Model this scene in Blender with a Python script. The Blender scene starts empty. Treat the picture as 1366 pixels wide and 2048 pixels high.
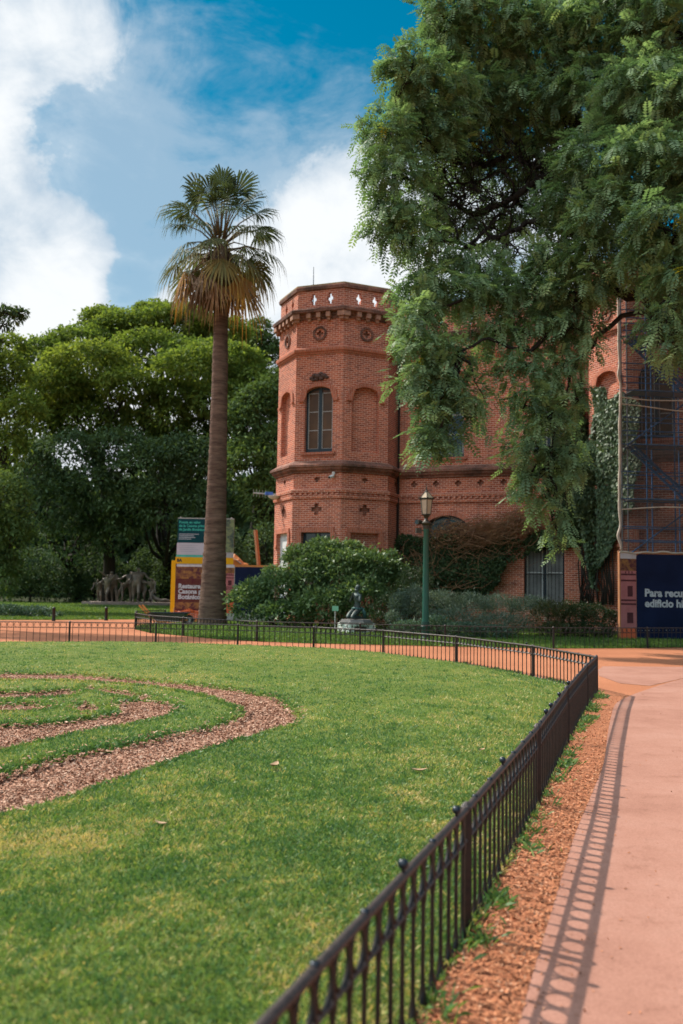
import bpy, bmesh, math, random
import numpy as np
from mathutils import Vector, Matrix
from mathutils.geometry import tessellate_polygon

R = math.radians
rng = np.random.default_rng(11)
random.seed(11)
sc = bpy.context.scene
col = sc.collection
V = Vector

# ------------------------------------------------------------------ camera
F = 1850.0                       # focal length in pixels of the 1366x2048 photograph
CAMH = 1.6
th = math.atan(150 / F)
rho = R(0.9)
fw = V((0, math.cos(th), math.sin(th)))
up0 = V((0, -math.sin(th), math.cos(th)))
rt0 = V((1, 0, 0))
rt = rt0 * math.cos(rho) + up0 * math.sin(rho)
up = up0 * math.cos(rho) - rt0 * math.sin(rho)
EYE = V((0, 0, CAMH))
cd = bpy.data.cameras.new('camera')
cam = bpy.data.objects.new('camera', cd)
col.objects.link(cam)
cam.matrix_world = Matrix(((rt.x, up.x, -fw.x, 0), (rt.y, up.y, -fw.y, 0), (rt.z, up.z, -fw.z, CAMH), (0, 0, 0, 1)))
cd.sensor_fit = 'VERTICAL'
cd.sensor_height = 36
cd.sensor_width = 24
cd.lens = 36 * F / 2048
cd.clip_end = 3000
cd.dof.use_dof = True
cd.dof.focus_distance = 11
cd.dof.aperture_fstop = 1.8
sc.camera = cam


def ray(px, py):
    return rt * ((px - 683) / F) + up * ((1024 - py) / F) + fw


def gnd(px, py, z=0.0):
    d = ray(px, py)
    return EYE + d * ((z - CAMH) / d.z)


def at(px, py, Y):
    d = ray(px, py)
    return EYE + d * (Y / d.y)


# ------------------------------------------------------------------ world and sun
SUN_AZ = V((-0.83, 0.56, 0)).normalized()
SUN_EL = R(44.5)
world = bpy.data.worlds.new('World')
sc.world = world
world.use_nodes = True
wn = world.node_tree.nodes
wl = world.node_tree.links
wn.clear()
wout = wn.new('ShaderNodeOutputWorld')
wbg = wn.new('ShaderNodeBackground')
wbg.inputs[1].default_value = 0.1
sky = wn.new('ShaderNodeTexSky')
sky.sky_type = 'NISHITA'
sky.sun_disc = False
sky.sun_elevation = SUN_EL
sky.sun_rotation = math.atan2(SUN_AZ.x, SUN_AZ.y) % (2 * math.pi)
sky.dust_density = 0.1
sky.ozone_density = 3.0
hsv = wn.new('ShaderNodeHueSaturation')
hsv.inputs['Hue'].default_value = 0.468
hsv.inputs['Saturation'].default_value = 1.5
hsv.inputs['Value'].default_value = 0.46
wl.new(sky.outputs[0], hsv.inputs['Color'])
tc = wn.new('ShaderNodeTexCoord')


def wmath(op, a, b=None, clamp=False):
    n = wn.new('ShaderNodeMath')
    n.operation = op
    n.use_clamp = clamp
    for i, x in enumerate((a, b)):
        if x is None:
            continue
        if isinstance(x, (int, float)):
            n.inputs[i].default_value = x
        else:
            wl.new(x, n.inputs[i])
    return n.outputs[0]


def wnoise(scale, detail, rough, stretch=(1, 1, 1.6), off=0.0, dist=0.0):
    mp = wn.new('ShaderNodeMapping')
    mp.inputs['Scale'].default_value = stretch
    mp.inputs['Location'].default_value = (off, off * 0.7, off * 1.3)
    wl.new(tc.outputs['Generated'], mp.inputs[0])
    n = wn.new('ShaderNodeTexNoise')
    n.inputs['Scale'].default_value = scale
    n.inputs['Detail'].default_value = detail
    n.inputs['Roughness'].default_value = rough
    n.inputs['Distortion'].default_value = dist
    wl.new(mp.outputs[0], n.inputs['Vector'])
    return n.outputs['Fac']


def wsmooth(v, a, b, lo=0.0, hi=1.0):
    m = wn.new('ShaderNodeMapRange')
    m.interpolation_type = 'SMOOTHSTEP'
    wl.new(v, m.inputs[0])
    for k, x in zip((1, 2, 3, 4), (a, b, lo, hi)):
        m.inputs[k].default_value = x
    return m.outputs[0]


def wbump(px, py, rpx, weight):
    d = ray(px, py).normalized()
    n = wn.new('ShaderNodeVectorMath')
    n.operation = 'DOT_PRODUCT'
    wl.new(tc.outputs['Generated'], n.inputs[0])
    n.inputs[1].default_value = d
    return wsmooth(n.outputs['Value'], math.cos(rpx / F), 1.0, 0.0, weight)


def wdot(x, y, z):
    n = wn.new('ShaderNodeVectorMath')
    n.operation = 'DOT_PRODUCT'
    wl.new(tc.outputs['Generated'], n.inputs[0])
    n.inputs[1].default_value = (x, y, z)
    return n.outputs['Value']


big = wnoise(7.5, 11, 0.62, (1, 1, 1.2), 3.7, 0.4)
fine = wnoise(17.0, 7, 0.62, (1, 1, 1.25), 5.1, 0.3)
field = wmath('ADD', wmath('MULTIPLY', big, 1.15), wmath('MULTIPLY', fine, 0.4))
for px, py, r, w in ((110, 110, 310, 0.54), (40, 490, 250, 0.42), (150, 590, 190, 0.30), (640, 520, 290, 0.50),
                     (690, 320, 190, 0.30), (500, 590, 180, 0.36), (370, 560, 130, 0.34), (980, 420, 330, 0.35),
                     (450, 50, 270, -0.42), (650, 90, 340, -0.42), (340, 210, 140, -0.16), (150, 290, 140, -0.5), (255, 590, 75, -0.42), (1100, 60, 350, -0.2),
                     (320, 420, 190, -0.26), (530, 300, 130, -0.1), (200, 860, 330, 0.5), (480, 820, 200, 0.4)):
    field = wmath('ADD', field, wbump(px, py, r, w))
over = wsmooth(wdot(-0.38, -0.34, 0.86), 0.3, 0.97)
field = wmath('ADD', field, wmath('MULTIPLY', over, 0.3))  # more cloud in the unseen overhead sky, added for fill light
dense = wsmooth(field, 0.80, 1.14)
vf = wmath('ADD', wmath('MULTIPLY', wmath('SUBTRACT', wmath('ADD', wmath('MULTIPLY', wnoise(4.5, 10, 0.64, (1.0, 1.0, 2.6), 9.2, 0.7), 0.65), wmath('MULTIPLY', wnoise(13.0, 8, 0.62, (1.0, 1.0, 1.8), 4.4, 0.5), 0.35)), 0.5), 2.0), wmath('ADD', wmath('MULTIPLY', field, 0.25), 0.5))
for px, py, r, w in ((380, 360, 400, 0.36), (140, 300, 260, 0.26), (620, 260, 300, 0.12), (300, 480, 250, 0.2)):
    vf = wmath('ADD', vf, wbump(px, py, r, w))
veil = wsmooth(vf, 0.68, 1.26, 0.0, 0.66)
cover = wmath('MAXIMUM', dense, veil)
shade = wsmooth(wmath('ADD', wmath('MULTIPLY', field, 0.55), wmath('MULTIPLY', wnoise(10.0, 7, 0.6, (1, 1, 1.5), 7.7, 0.3), 0.7)), 0.76, 1.22)
cr = wn.new('ShaderNodeMix')
cr.data_type = 'RGBA'
cr.inputs[6].default_value = (2.3, 2.9, 3.5, 1)
cr.inputs[7].default_value = (4.55, 4.7, 4.8, 1)
wl.new(shade, cr.inputs[0])
mx = wn.new('ShaderNodeMix')
mx.data_type = 'RGBA'
wl.new(cover, mx.inputs[0])
wl.new(hsv.outputs[0], mx.inputs[6])
# unseen overhead clouds made brighter, an added fill for facade and trees
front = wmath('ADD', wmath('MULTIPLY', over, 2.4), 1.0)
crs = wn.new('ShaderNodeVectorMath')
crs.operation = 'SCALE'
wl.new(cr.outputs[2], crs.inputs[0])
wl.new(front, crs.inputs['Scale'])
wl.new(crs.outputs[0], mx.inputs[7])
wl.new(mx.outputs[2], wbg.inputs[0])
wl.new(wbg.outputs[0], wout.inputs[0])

sd = bpy.data.lights.new('sun', 'SUN')
sd.energy = 3.1
sd.angle = R(0.8)
sd.color = (1.0, 0.93, 0.82)
sun = bpy.data.objects.new('sun', sd)
col.objects.link(sun)
sdir = SUN_AZ * math.cos(SUN_EL) + V((0, 0, math.sin(SUN_EL)))
sun.rotation_euler = sdir.to_track_quat('Z', 'Y').to_euler()
sun.location = (-20, 20, 40)
sc.view_settings.view_transform = 'Standard'
sc.view_settings.look = 'None'
sc.view_settings.gamma = 1
sc.view_settings.use_curve_mapping = False
sc.view_settings.exposure = 1.1
sc.cycles.max_bounces = 6
sc.cycles.transparent_max_bounces = 12
sc.cycles.transmission_bounces = 4


# ------------------------------------------------------------------ materials
MATS = {}


def newmat(name):
    m = bpy.data.materials.new(name)
    m.use_nodes = True
    nt = m.node_tree
    return m, nt.nodes, nt.links, nt.nodes['Principled BSDF']


def ramp(n, l, fac, stops):
    r = n.new('ShaderNodeValToRGB')
    els = r.color_ramp.elements
    while len(els) < len(stops):
        els.new(0.5)
    for e, (p, c) in zip(els, stops):
        e.position = p
        e.color = (*c, 1)
    l.new(fac, r.inputs[0])
    return r.outputs[0]


def pm(name, c1, c2=None, scale=3.0, rough=0.6, metal=0.0, bump=0.0, bscale=30.0, spec=0.5, detail=5, lo=0.35, hi=0.65, stretch=(1, 1, 1)):
    """a plain surface: two noise-mixed tones and a little bump"""
    if name in MATS:
        return MATS[name]
    m, n, l, p = newmat(name)
    p.inputs['Roughness'].default_value = rough
    p.inputs['Metallic'].default_value = metal
    p.inputs['Specular IOR Level'].default_value = spec
    t = n.new('ShaderNodeTexCoord')
    mp = n.new('ShaderNodeMapping')
    mp.inputs['Scale'].default_value = stretch
    l.new(t.outputs['Object'], mp.inputs[0])
    if c2 is None:
        c2 = tuple(x * 0.75 for x in c1)
    no = n.new('ShaderNodeTexNoise')
    no.inputs['Scale'].default_value = scale
    no.inputs['Detail'].default_value = detail
    no.inputs['Roughness'].default_value = 0.65
    l.new(mp.outputs[0], no.inputs['Vector'])
    l.new(ramp(n, l, no.outputs['Fac'], ((lo, c1), (hi, c2))), p.inputs['Base Color'])
    if bump:
        b = n.new('ShaderNodeBump')
        b.inputs['Strength'].default_value = bump
        b.inputs['Distance'].default_value = 0.02
        n2 = n.new('ShaderNodeTexNoise')
        n2.inputs['Scale'].default_value = bscale
        n2.inputs['Detail'].default_value = 4
        l.new(mp.outputs[0], n2.inputs['Vector'])
        l.new(n2.outputs['Fac'], b.inputs['Height'])
        l.new(b.outputs[0], p.inputs['Normal'])
    MATS[name] = m
    return m


def leafmat(name, stops, trans=0.35, rough=0.45, spec=0.4, tint=(1.25, 1.2, 0.6)):
    """foliage: per-leaf tone from the 'rnd' attribute, light shining through"""
    if name in MATS:
        return MATS[name]
    m, n, l, p = newmat(name)
    a = n.new('ShaderNodeAttribute')
    a.attribute_name = 'rnd'
    c = ramp(n, l, a.outputs['Fac'], stops)
    l.new(c, p.inputs['Base Color'])
    p.inputs['Roughness'].default_value = rough
    p.inputs['Specular IOR Level'].default_value = spec
    tr = n.new('ShaderNodeBsdfTranslucent')
    mu = n.new('ShaderNodeMix')
    mu.data_type = 'RGBA'
    mu.blend_type = 'MULTIPLY'
    mu.inputs[0].default_value = 1
    l.new(c, mu.inputs[6])
    mu.inputs[7].default_value = (*[x * 1.3 for x in tint], 1)
    l.new(mu.outputs[2], tr.inputs['Color'])
    ms = n.new('ShaderNodeMixShader')
    ms.inputs[0].default_value = trans
    l.new(p.outputs[0], ms.inputs[1])
    l.new(tr.outputs[0], ms.inputs[2])
    l.new(ms.outputs[0], n['Material Output'].inputs['Surface'])
    MATS[name] = m
    return m


def brickmat(name, c1, c2, mortar, bw=0.26, rh=0.088, ms=0.012, dirt=(0.05, 0.035, 0.03), dlo=0.62, dhi=0.85, vertical=False):
    m, n, l, p = newmat(name)
    u = n.new('ShaderNodeUVMap')
    u.uv_map = 'UVMap'
    b = n.new('ShaderNodeTexBrick')
    b.inputs['Scale'].default_value = 1.0
    b.inputs['Brick Width'].default_value = bw
    b.inputs['Row Height'].default_value = rh
    b.inputs['Mortar Size'].default_value = ms
    b.inputs['Mortar Smooth'].default_value = 0.2
    b.inputs['Bias'].default_value = -0.1
    b.inputs['Color1'].default_value = (*c1, 1)
    b.inputs['Color2'].default_value = (*c2, 1)
    b.inputs['Mortar'].default_value = (*mortar, 1)
    if vertical:
        mp = n.new('ShaderNodeMapping')
        mp.inputs['Rotation'].default_value = (0, 0, R(90))
        l.new(u.outputs[0], mp.inputs[0])
        l.new(mp.outputs[0], b.inputs['Vector'])
    else:
        l.new(u.outputs[0], b.inputs['Vector'])
    t = n.new('ShaderNodeTexCoord')
    no = n.new('ShaderNodeTexNoise')
    no.inputs['Scale'].default_value = 0.9
    no.inputs['Detail'].default_value = 7
    no.inputs['Roughness'].default_value = 0.7
    l.new(t.outputs['Object'], no.inputs['Vector'])
    mr = n.new('ShaderNodeMapRange')
    mr.inputs[1].default_value = dlo
    mr.inputs[2].default_value = dhi
    mr.inputs[4].default_value = 0.75
    l.new(no.outputs['Fac'], mr.inputs[0])
    mixd = n.new('ShaderNodeMix')
    mixd.data_type = 'RGBA'
    l.new(mr.outputs[0], mixd.inputs[0])
    l.new(b.outputs['Color'], mixd.inputs[6])
    mixd.inputs[7].default_value = (*dirt, 1)
    # rain streaks and soot: noise drawn out down the wall
    ms_ = n.new('ShaderNodeMapping')
    ms_.inputs['Scale'].default_value = (2.6, 2.6, 0.22)
    l.new(t.outputs['Object'], ms_.inputs[0])
    n3 = n.new('ShaderNodeTexNoise')
    n3.inputs['Scale'].default_value = 1.0
    n3.inputs['Detail'].default_value = 6
    n3.inputs['Roughness'].default_value = 0.7
    l.new(ms_.outputs[0], n3.inputs['Vector'])
    st = n.new('ShaderNodeMapRange')
    st.inputs[1].default_value = 0.55
    st.inputs[2].default_value = 0.75
    st.inputs[4].default_value = 0.55
    l.new(n3.outputs['Fac'], st.inputs[0])
    mixs = n.new('ShaderNodeMix')
    mixs.data_type = 'RGBA'
    l.new(st.outputs[0], mixs.inputs[0])
    l.new(mixd.outputs[2], mixs.inputs[6])
    mixs.inputs[7].default_value = (dirt[0] * 1.8, dirt[1] * 1.4, dirt[2] * 1.2, 1)
    mixd = mixs
    # slow change of tone from place to place
    n2 = n.new('ShaderNodeTexNoise')
    n2.inputs['Scale'].default_value = 0.35
    n2.inputs['Detail'].default_value = 4
    l.new(t.outputs['Object'], n2.inputs['Vector'])
    hs = n.new('ShaderNodeHueSaturation')
    mv = n.new('ShaderNodeMapRange')
    mv.inputs[1].default_value = 0.3
    mv.inputs[2].default_value = 0.7
    mv.inputs[3].default_value = 0.82
    mv.inputs[4].default_value = 1.15
    l.new(n2.outputs['Fac'], mv.inputs[0])
    l.new(mv.outputs[0], hs.inputs['Value'])
    l.new(mixd.outputs[2], hs.inputs['Color'])
    l.new(hs.outputs[0], p.inputs['Base Color'])
    p.inputs['Roughness'].default_value = 0.85
    p.inputs['Specular IOR Level'].default_value = 0.2
    bu = n.new('ShaderNodeBump')
    bu.inputs['Strength'].default_value = 0.5
    bu.inputs['Distance'].default_value = 0.01
    bu.invert = True
    l.new(b.outputs['Fac'], bu.inputs['Height'])
    l.new(bu.outputs[0], p.inputs['Normal'])
    MATS[name] = m
    return m


# ------------------------------------------------------------------ object helpers
OFF = {}


def thing(name, label, cat, loc=(0, 0, 0), group=None):
    o = bpy.data.objects.new(name, None)
    col.objects.link(o)
    o.location = loc
    o.empty_display_size = 0.2
    o['label'] = label
    o['category'] = cat
    if group:
        o['group'] = group
    OFF[o.name] = V(loc)
    return o


def tag(o, label, cat, group=None):
    o['label'] = label
    o['category'] = cat
    if group:
        o['group'] = group
    return o


def kind(o, k, label=None):
    o['kind'] = k
    if label:
        o['label'] = label
    return o


class MB:
    def __init__(self):
        self.v = []
        self.f = []

    def add(self, vs, fs):
        b = len(self.v)
        self.v += [tuple(x) for x in vs]
        self.f += [tuple(i + b for i in f) for f in fs]

    def frame_box(self, O, ux, n, x0, x1, z0, z1, d0, d1):
        """box in a wall frame: x along ux, z up, d along the normal n"""
        c = [O + ux * x + n * d + V((0, 0, z)) for z in (z0, z1) for (x, d) in ((x0, d0), (x1, d0), (x1, d1), (x0, d1))]
        self.add(c, [(0, 3, 2, 1), (4, 5, 6, 7), (0, 1, 5, 4), (1, 2, 6, 5), (2, 3, 7, 6), (3, 0, 4, 7)])

    def box(self, c, s, rz=0.0):
        u = V((math.cos(rz), math.sin(rz), 0))
        n = V((-math.sin(rz), math.cos(rz), 0))
        c = V(c)
        self.frame_box(c, u, n, -s[0] / 2, s[0] / 2, -s[2] / 2, s[2] / 2, -s[1] / 2, s[1] / 2)

    def tube(self, path, r, seg=6, closed=False, cap=True):
        P = [V(p) for p in path]
        N = len(P)
        rr = r if isinstance(r, (list, tuple)) else [r] * N
        base = len(self.v)
        ref = None
        for i, p in enumerate(P):
            if closed:
                d = P[(i + 1) % N] - P[i - 1]
            else:
                d = P[min(i + 1, N - 1)] - P[max(i - 1, 0)]
            if d.length < 1e-9:
                d = V((0, 0, 1))
            d.normalize()
            if ref is None:
                ref = V((1, 0, 0)) if abs(d.x) < 0.8 else V((0, 1, 0))
            a = ref - d * ref.dot(d)
            if a.length < 1e-6:
                a = d.orthogonal()
            a.normalize()
            b = d.cross(a)
            ref = a
            for k in range(seg):
                t = 2 * math.pi * k / seg
                self.v.append(tuple(p + (a * math.cos(t) + b * math.sin(t)) * rr[i]))
        M = N if closed else N - 1
        for i in range(M):
            j = (i + 1) % N
            for k in range(seg):
                k2 = (k + 1) % seg
                self.f.append((base + i * seg + k, base + i * seg + k2, base + j * seg + k2, base + j * seg + k))
        if cap and not closed:
            self.f.append(tuple(base + k for k in reversed(range(seg))))
            self.f.append(tuple(base + (N - 1) * seg + k for k in range(seg)))

    def lathe(self, c, prof, seg=12, rz=0.0):
        c = V(c)
        base = len(self.v)
        for r, z in prof:
            for k in range(seg):
                t = 2 * math.pi * k / seg + rz
                self.v.append((c.x + r * math.cos(t), c.y + r * math.sin(t), c.z + z))
        for i in range(len(prof) - 1):
            for k in range(seg):
                k2 = (k + 1) % seg
                self.f.append((base + i * seg + k, base + i * seg + k2, base + (i + 1) * seg + k2, base + (i + 1) * seg + k))
        self.f.append(tuple(base + k for k in reversed(range(seg))))
        self.f.append(tuple(base + (len(prof) - 1) * seg + k for k in range(seg)))

    def ball(self, c, r, seg=10, rings=6, s=(1, 1, 1)):
        c = V(c)
        base = len(self.v)
        for i in range(rings + 1):
            ph = math.pi * i / rings
            for k in range(seg):
                t = 2 * math.pi * k / seg
                self.v.append((c.x + r * s[0] * math.sin(ph) * math.cos(t), c.y + r * s[1] * math.sin(ph) * math.sin(t), c.z + r * s[2] * math.cos(ph)))
        for i in range(rings):
            for k in range(seg):
                k2 = (k + 1) % seg
                self.f.append((base + i * seg + k, base + (i + 1) * seg + k, base + (i + 1) * seg + k2, base + i * seg + k2))

    def poly(self, O, ux, n, outer, holes=(), d=0.0):
        """flat polygon with holes in a wall frame"""
        loops = [[V((x, z, 0)) for x, z in lp] for lp in [outer] + list(holes)]
        flat = [q for lp in loops for q in lp]
        tris = tessellate_polygon(loops)
        vs = [O + ux * q.x + V((0, 0, q.y)) + n * d for q in flat]
        fs = []
        for t in tris:
            a, b, c = (vs[i] for i in t)
            nn = (b - a).cross(c - a)
            if nn.length < 1e-9:
                continue
            fs.append(t if nn.dot(n) > 0 else (t[0], t[2], t[1]))
        self.add(vs, fs)

    def reveal(self, O, ux, n, loop, d0, d1):
        N = len(loop)
        vs = [O + ux * x + V((0, 0, z)) + n * d for d in (d0, d1) for x, z in loop]
        self.add(vs, [(i, (i + 1) % N, N + (i + 1) % N, N + i) for i in range(N)])

    def slab(self, O, ux, n, loop, d0, d1, holes=()):
        """extruded polygon"""
        self.poly(O, ux, n, loop, holes, d1)
        self.poly(O, ux, -n, loop, holes, -d0)
        for lp in [loop] + list(holes):
            self.reveal(O, ux, n, lp, d0, d1)

    def part(self, name, m, parent=None, smooth=False, uv=False, label=None, auto=None):
        off = OFF.get(parent.name, V((0, 0, 0))) if parent else V((0, 0, 0))
        me = bpy.data.meshes.new(name)
        me.from_pydata([tuple(V(q) - off) for q in self.v], [], self.f)
        me.validate()
        if uv:
            wrap_uv(me, off)
        if smooth:
            me.shade_smooth()
            if auto:
                me.set_sharp_from_angle(angle=R(auto))
        return link(name, me, m, parent, off, label)


def link(name, me, m, parent=None, off=V((0, 0, 0)), label=None):
    o = bpy.data.objects.new(name, me)
    col.objects.link(o)
    if m:
        me.materials.append(m)
    if parent:
        o.parent = parent
    OFF[o.name] = V(off)
    if label:
        o['label'] = label
    return o


def wrap_uv(me, off):
    """metres along the wall, metres up: keeps brick courses level on every face"""
    uvl = me.uv_layers.new(name='UVMap')
    nv = len(me.vertices)
    co = np.empty(nv * 3)
    me.vertices.foreach_get('co', co)
    co = co.reshape(-1, 3) + np.array(off)
    nl = len(me.loops)
    li = np.empty(nl, dtype=np.int64)
    me.loops.foreach_get('vertex_index', li)
    npoly = len(me.polygons)
    nor = np.empty(npoly * 3)
    me.polygons.foreach_get('normal', nor)
    nor = nor.reshape(-1, 3)
    tot = np.empty(npoly, dtype=np.int64)
    me.polygons.foreach_get('loop_total', tot)
    pi = np.repeat(np.arange(npoly), tot)
    N = nor[pi]
    P = co[li]
    h = np.hypot(N[:, 0], N[:, 1])
    flat = h < 0.6
    hh = np.maximum(h, 1e-6)
    u = np.where(flat, P[:, 0], (-N[:, 1] * P[:, 0] + N[:, 0] * P[:, 1]) / hh)
    v = np.where(flat, P[:, 1], P[:, 2])
    uvl.data.foreach_set('uv', np.stack([u, v], 1).ravel())


def npobj(name, verts, k, m, parent=None, rnd=None, label=None, idx=None):
    """one mesh of equal k-gons from arrays; rnd is one value per vertex"""
    off = OFF.get(parent.name, V((0, 0, 0))) if parent else V((0, 0, 0))
    verts = np.asarray(verts, dtype=np.float32) - np.array(off, dtype=np.float32)
    me = bpy.data.meshes.new(name)
    nv = len(verts)
    me.vertices.add(nv)
    me.vertices.foreach_set('co', verts.ravel())
    if idx is None:
        idx = np.arange(nv, dtype=np.int32)
    idx = np.asarray(idx, dtype=np.int32).ravel()
    nf = len(idx) // k
    me.loops.add(len(idx))
    me.loops.foreach_set('vertex_index', idx)
    me.polygons.add(nf)
    me.polygons.foreach_set('loop_start', np.arange(0, nf * k, k, dtype=np.int32))
    if rnd is not None:
        a = me.attributes.new('rnd', 'FLOAT', 'POINT')
        a.data.foreach_set('value', np.asarray(rnd, dtype=np.float32))
    me.update(calc_edges=True)
    return link(name, me, m, parent, off, label)


def unit(a):
    return a / np.maximum(np.linalg.norm(a, axis=-1, keepdims=True), 1e-9)


def rand_dirs(n):
    return unit(rng.normal(size=(n, 3)))


def rhombs(c, a, b, L, W, bend=0.0):
    """leaf-shaped quads at c along a, width along b (arrays)"""
    L = np.asarray(L)[:, None]
    W = np.asarray(W)[:, None]
    dn = np.zeros_like(c)
    dn[:, 2] = -1
    v0 = c
    v1 = c + a * L * 0.45 + b * W * 0.5
    v2 = c + a * L + dn * L * bend
    v3 = c + a * L * 0.45 - b * W * 0.5
    return np.stack([v0, v1, v2, v3], 1).reshape(-1, 3)


def in_poly(x, y, poly):
    x = np.asarray(x)
    y = np.asarray(y)
    r = np.zeros(x.shape, bool)
    n = len(poly)
    for i in range(n):
        x0, y0 = poly[i]
        x1, y1 = poly[(i + 1) % n]
        c = ((y0 > y) != (y1 > y)) & (x < (x1 - x0) * (y - y0) / ((y1 - y0) or 1e-12) + x0)
        r ^= c
    return r


def np_gnd(px, py, z=0.0):
    d = (np.outer((px - 683) / F, np.array(rt)) + np.outer((1024 - py) / F, np.array(up)) + np.array(fw))
    t = (z - CAMH) / d[:, 2]
    return np.array(EYE) + d * t[:, None]


def np_at(px, py, Y):
    d = (np.outer((px - 683) / F, np.array(rt)) + np.outer((1024 - py) / F, np.array(up)) + np.array(fw))
    return np.array(EYE) + d * (np.asarray(Y) / d[:, 1])[:, None]


def sheet(name, pts, z, m, sub=None):
    """flat outline on the ground"""
    mb = MB()
    loop = [V((x, y, 0)) for x, y in pts]
    tris = tessellate_polygon([loop])
    vs = [(x, y, z) for x, y in pts]
    fs = []
    for t in tris:
        a, b, c = (V(vs[i]) for i in t)
        fs.append(t if (b - a).cross(c - a).z > 0 else (t[0], t[2], t[1]))
    mb.add(vs, fs)
    o = mb.part(name, m)
    return kind(o, 'structure')


def smooth_line(pts, n=4):
    """Catmull-Rom through 2D/3D points"""
    P = [np.array(p, float) for p in pts]
    out = []
    for i in range(len(P) - 1):
        p0 = P[max(i - 1, 0)]
        p1, p2 = P[i], P[i + 1]
        p3 = P[min(i + 2, len(P) - 1)]
        for k in range(n):
            t = k / n
            out.append(0.5 * ((2 * p1) + (-p0 + p2) * t + (2 * p0 - 5 * p1 + 4 * p2 - p3) * t * t + (-p0 + 3 * p1 - 3 * p2 + p3) * t ** 3))
    out.append(P[-1])
    return out


def text_part(name, body, O, ux, n, size, m, parent, bold=0.0, lift=0.004, label=None):
    """lettering as flat mesh lying on a board; O is the left end of the base line"""
    cu = bpy.data.curves.new('lettering', 'FONT')
    cu.body = body
    cu.size = size
    cu.offset = bold
    cu.resolution_u = 3
    tmp = bpy.data.objects.new('lettering', cu)
    col.objects.link(tmp)
    bpy.context.view_layer.update()
    me = bpy.data.meshes.new_from_object(tmp.evaluated_get(bpy.context.evaluated_depsgraph_get()))
    bpy.data.objects.remove(tmp)
    bpy.data.curves.remove(cu)
    off = OFF.get(parent.name, V((0, 0, 0)))
    for v in me.vertices:
        v.co = O + ux * v.co.x + V((0, 0, v.co.y)) + n * lift - off
    me.name = name
    me.materials.clear()
    return link(name, me, m, parent, off, label)


def skin_body(name, joints, m, parent=None, place=Matrix(), sub=2):
    """one continuous figure grown over a skeleton: joints = [(position, radius, parent index)]"""
    off = OFF.get(parent.name, V((0, 0, 0))) if parent else V((0, 0, 0))
    me = bpy.data.meshes.new(name)
    me.from_pydata([tuple(place @ V(j[0]) - off) for j in joints], [(j[2], i) for i, j in enumerate(joints) if j[2] is not None], [])
    o = link(name, me, m, parent, off)
    sk = o.modifiers.new('Skin', 'SKIN')
    sk.use_smooth_shade = True
    if not me.skin_vertices:
        bm = bmesh.new()
        bm.from_mesh(me)
        bm.verts.layers.skin.verify()
        bm.to_mesh(me)
        bm.free()
    scale = place.to_scale().x
    for i, j in enumerate(joints):
        s = me.skin_vertices[0].data[i]
        s.radius = (j[1] * scale, j[1] * scale)
        s.use_root = j[2] is None
    ss = o.modifiers.new('Subdivision', 'SUBSURF')
    ss.levels = ss.render_levels = sub
    return o


# ================================================================== GROUND
def groundmat():
    m, n, l, p = newmat('red_gravel')
    t = n.new('ShaderNodeTexCoord')
    a = n.new('ShaderNodeTexNoise')
    a.inputs['Scale'].default_value = 0.35
    a.inputs['Detail'].default_value = 6
    b = n.new('ShaderNodeTexNoise')
    b.inputs['Scale'].default_value = 38
    b.inputs['Detail'].default_value = 5
    b.inputs['Roughness'].default_value = 0.75
    for q in (a, b):
        l.new(t.outputs['Object'], q.inputs['Vector'])
    c1 = ramp(n, l, a.outputs['Fac'], ((0.35, (0.44, 0.172, 0.088)), (0.65, (0.36, 0.135, 0.068))))
    c2 = ramp(n, l, b.outputs['Fac'], ((0.33, (0.45, 0.42, 0.4)), (0.5, (1, 1, 1)), (0.7, (1.25, 1.2, 1.1))))
    mu = n.new('ShaderNodeMix')
    mu.data_type = 'RGBA'
    mu.blend_type = 'MULTIPLY'
    mu.inputs[0].default_value = 0.8
    l.new(c1, mu.inputs[6])
    l.new(c2, mu.inputs[7])
    l.new(mu.outputs[2], p.inputs['Base Color'])
    p.inputs['Roughness'].default_value = 0.95
    p.inputs['Specular IOR Level'].default_value = 0.1
    bu = n.new('ShaderNodeBump')
    bu.inputs['Strength'].default_value = 0.7
    bu.inputs['Distance'].default_value = 0.02
    l.new(b.outputs['Fac'], bu.inputs['Height'])
    l.new(bu.outputs[0], p.inputs['Normal'])
    return m


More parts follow.
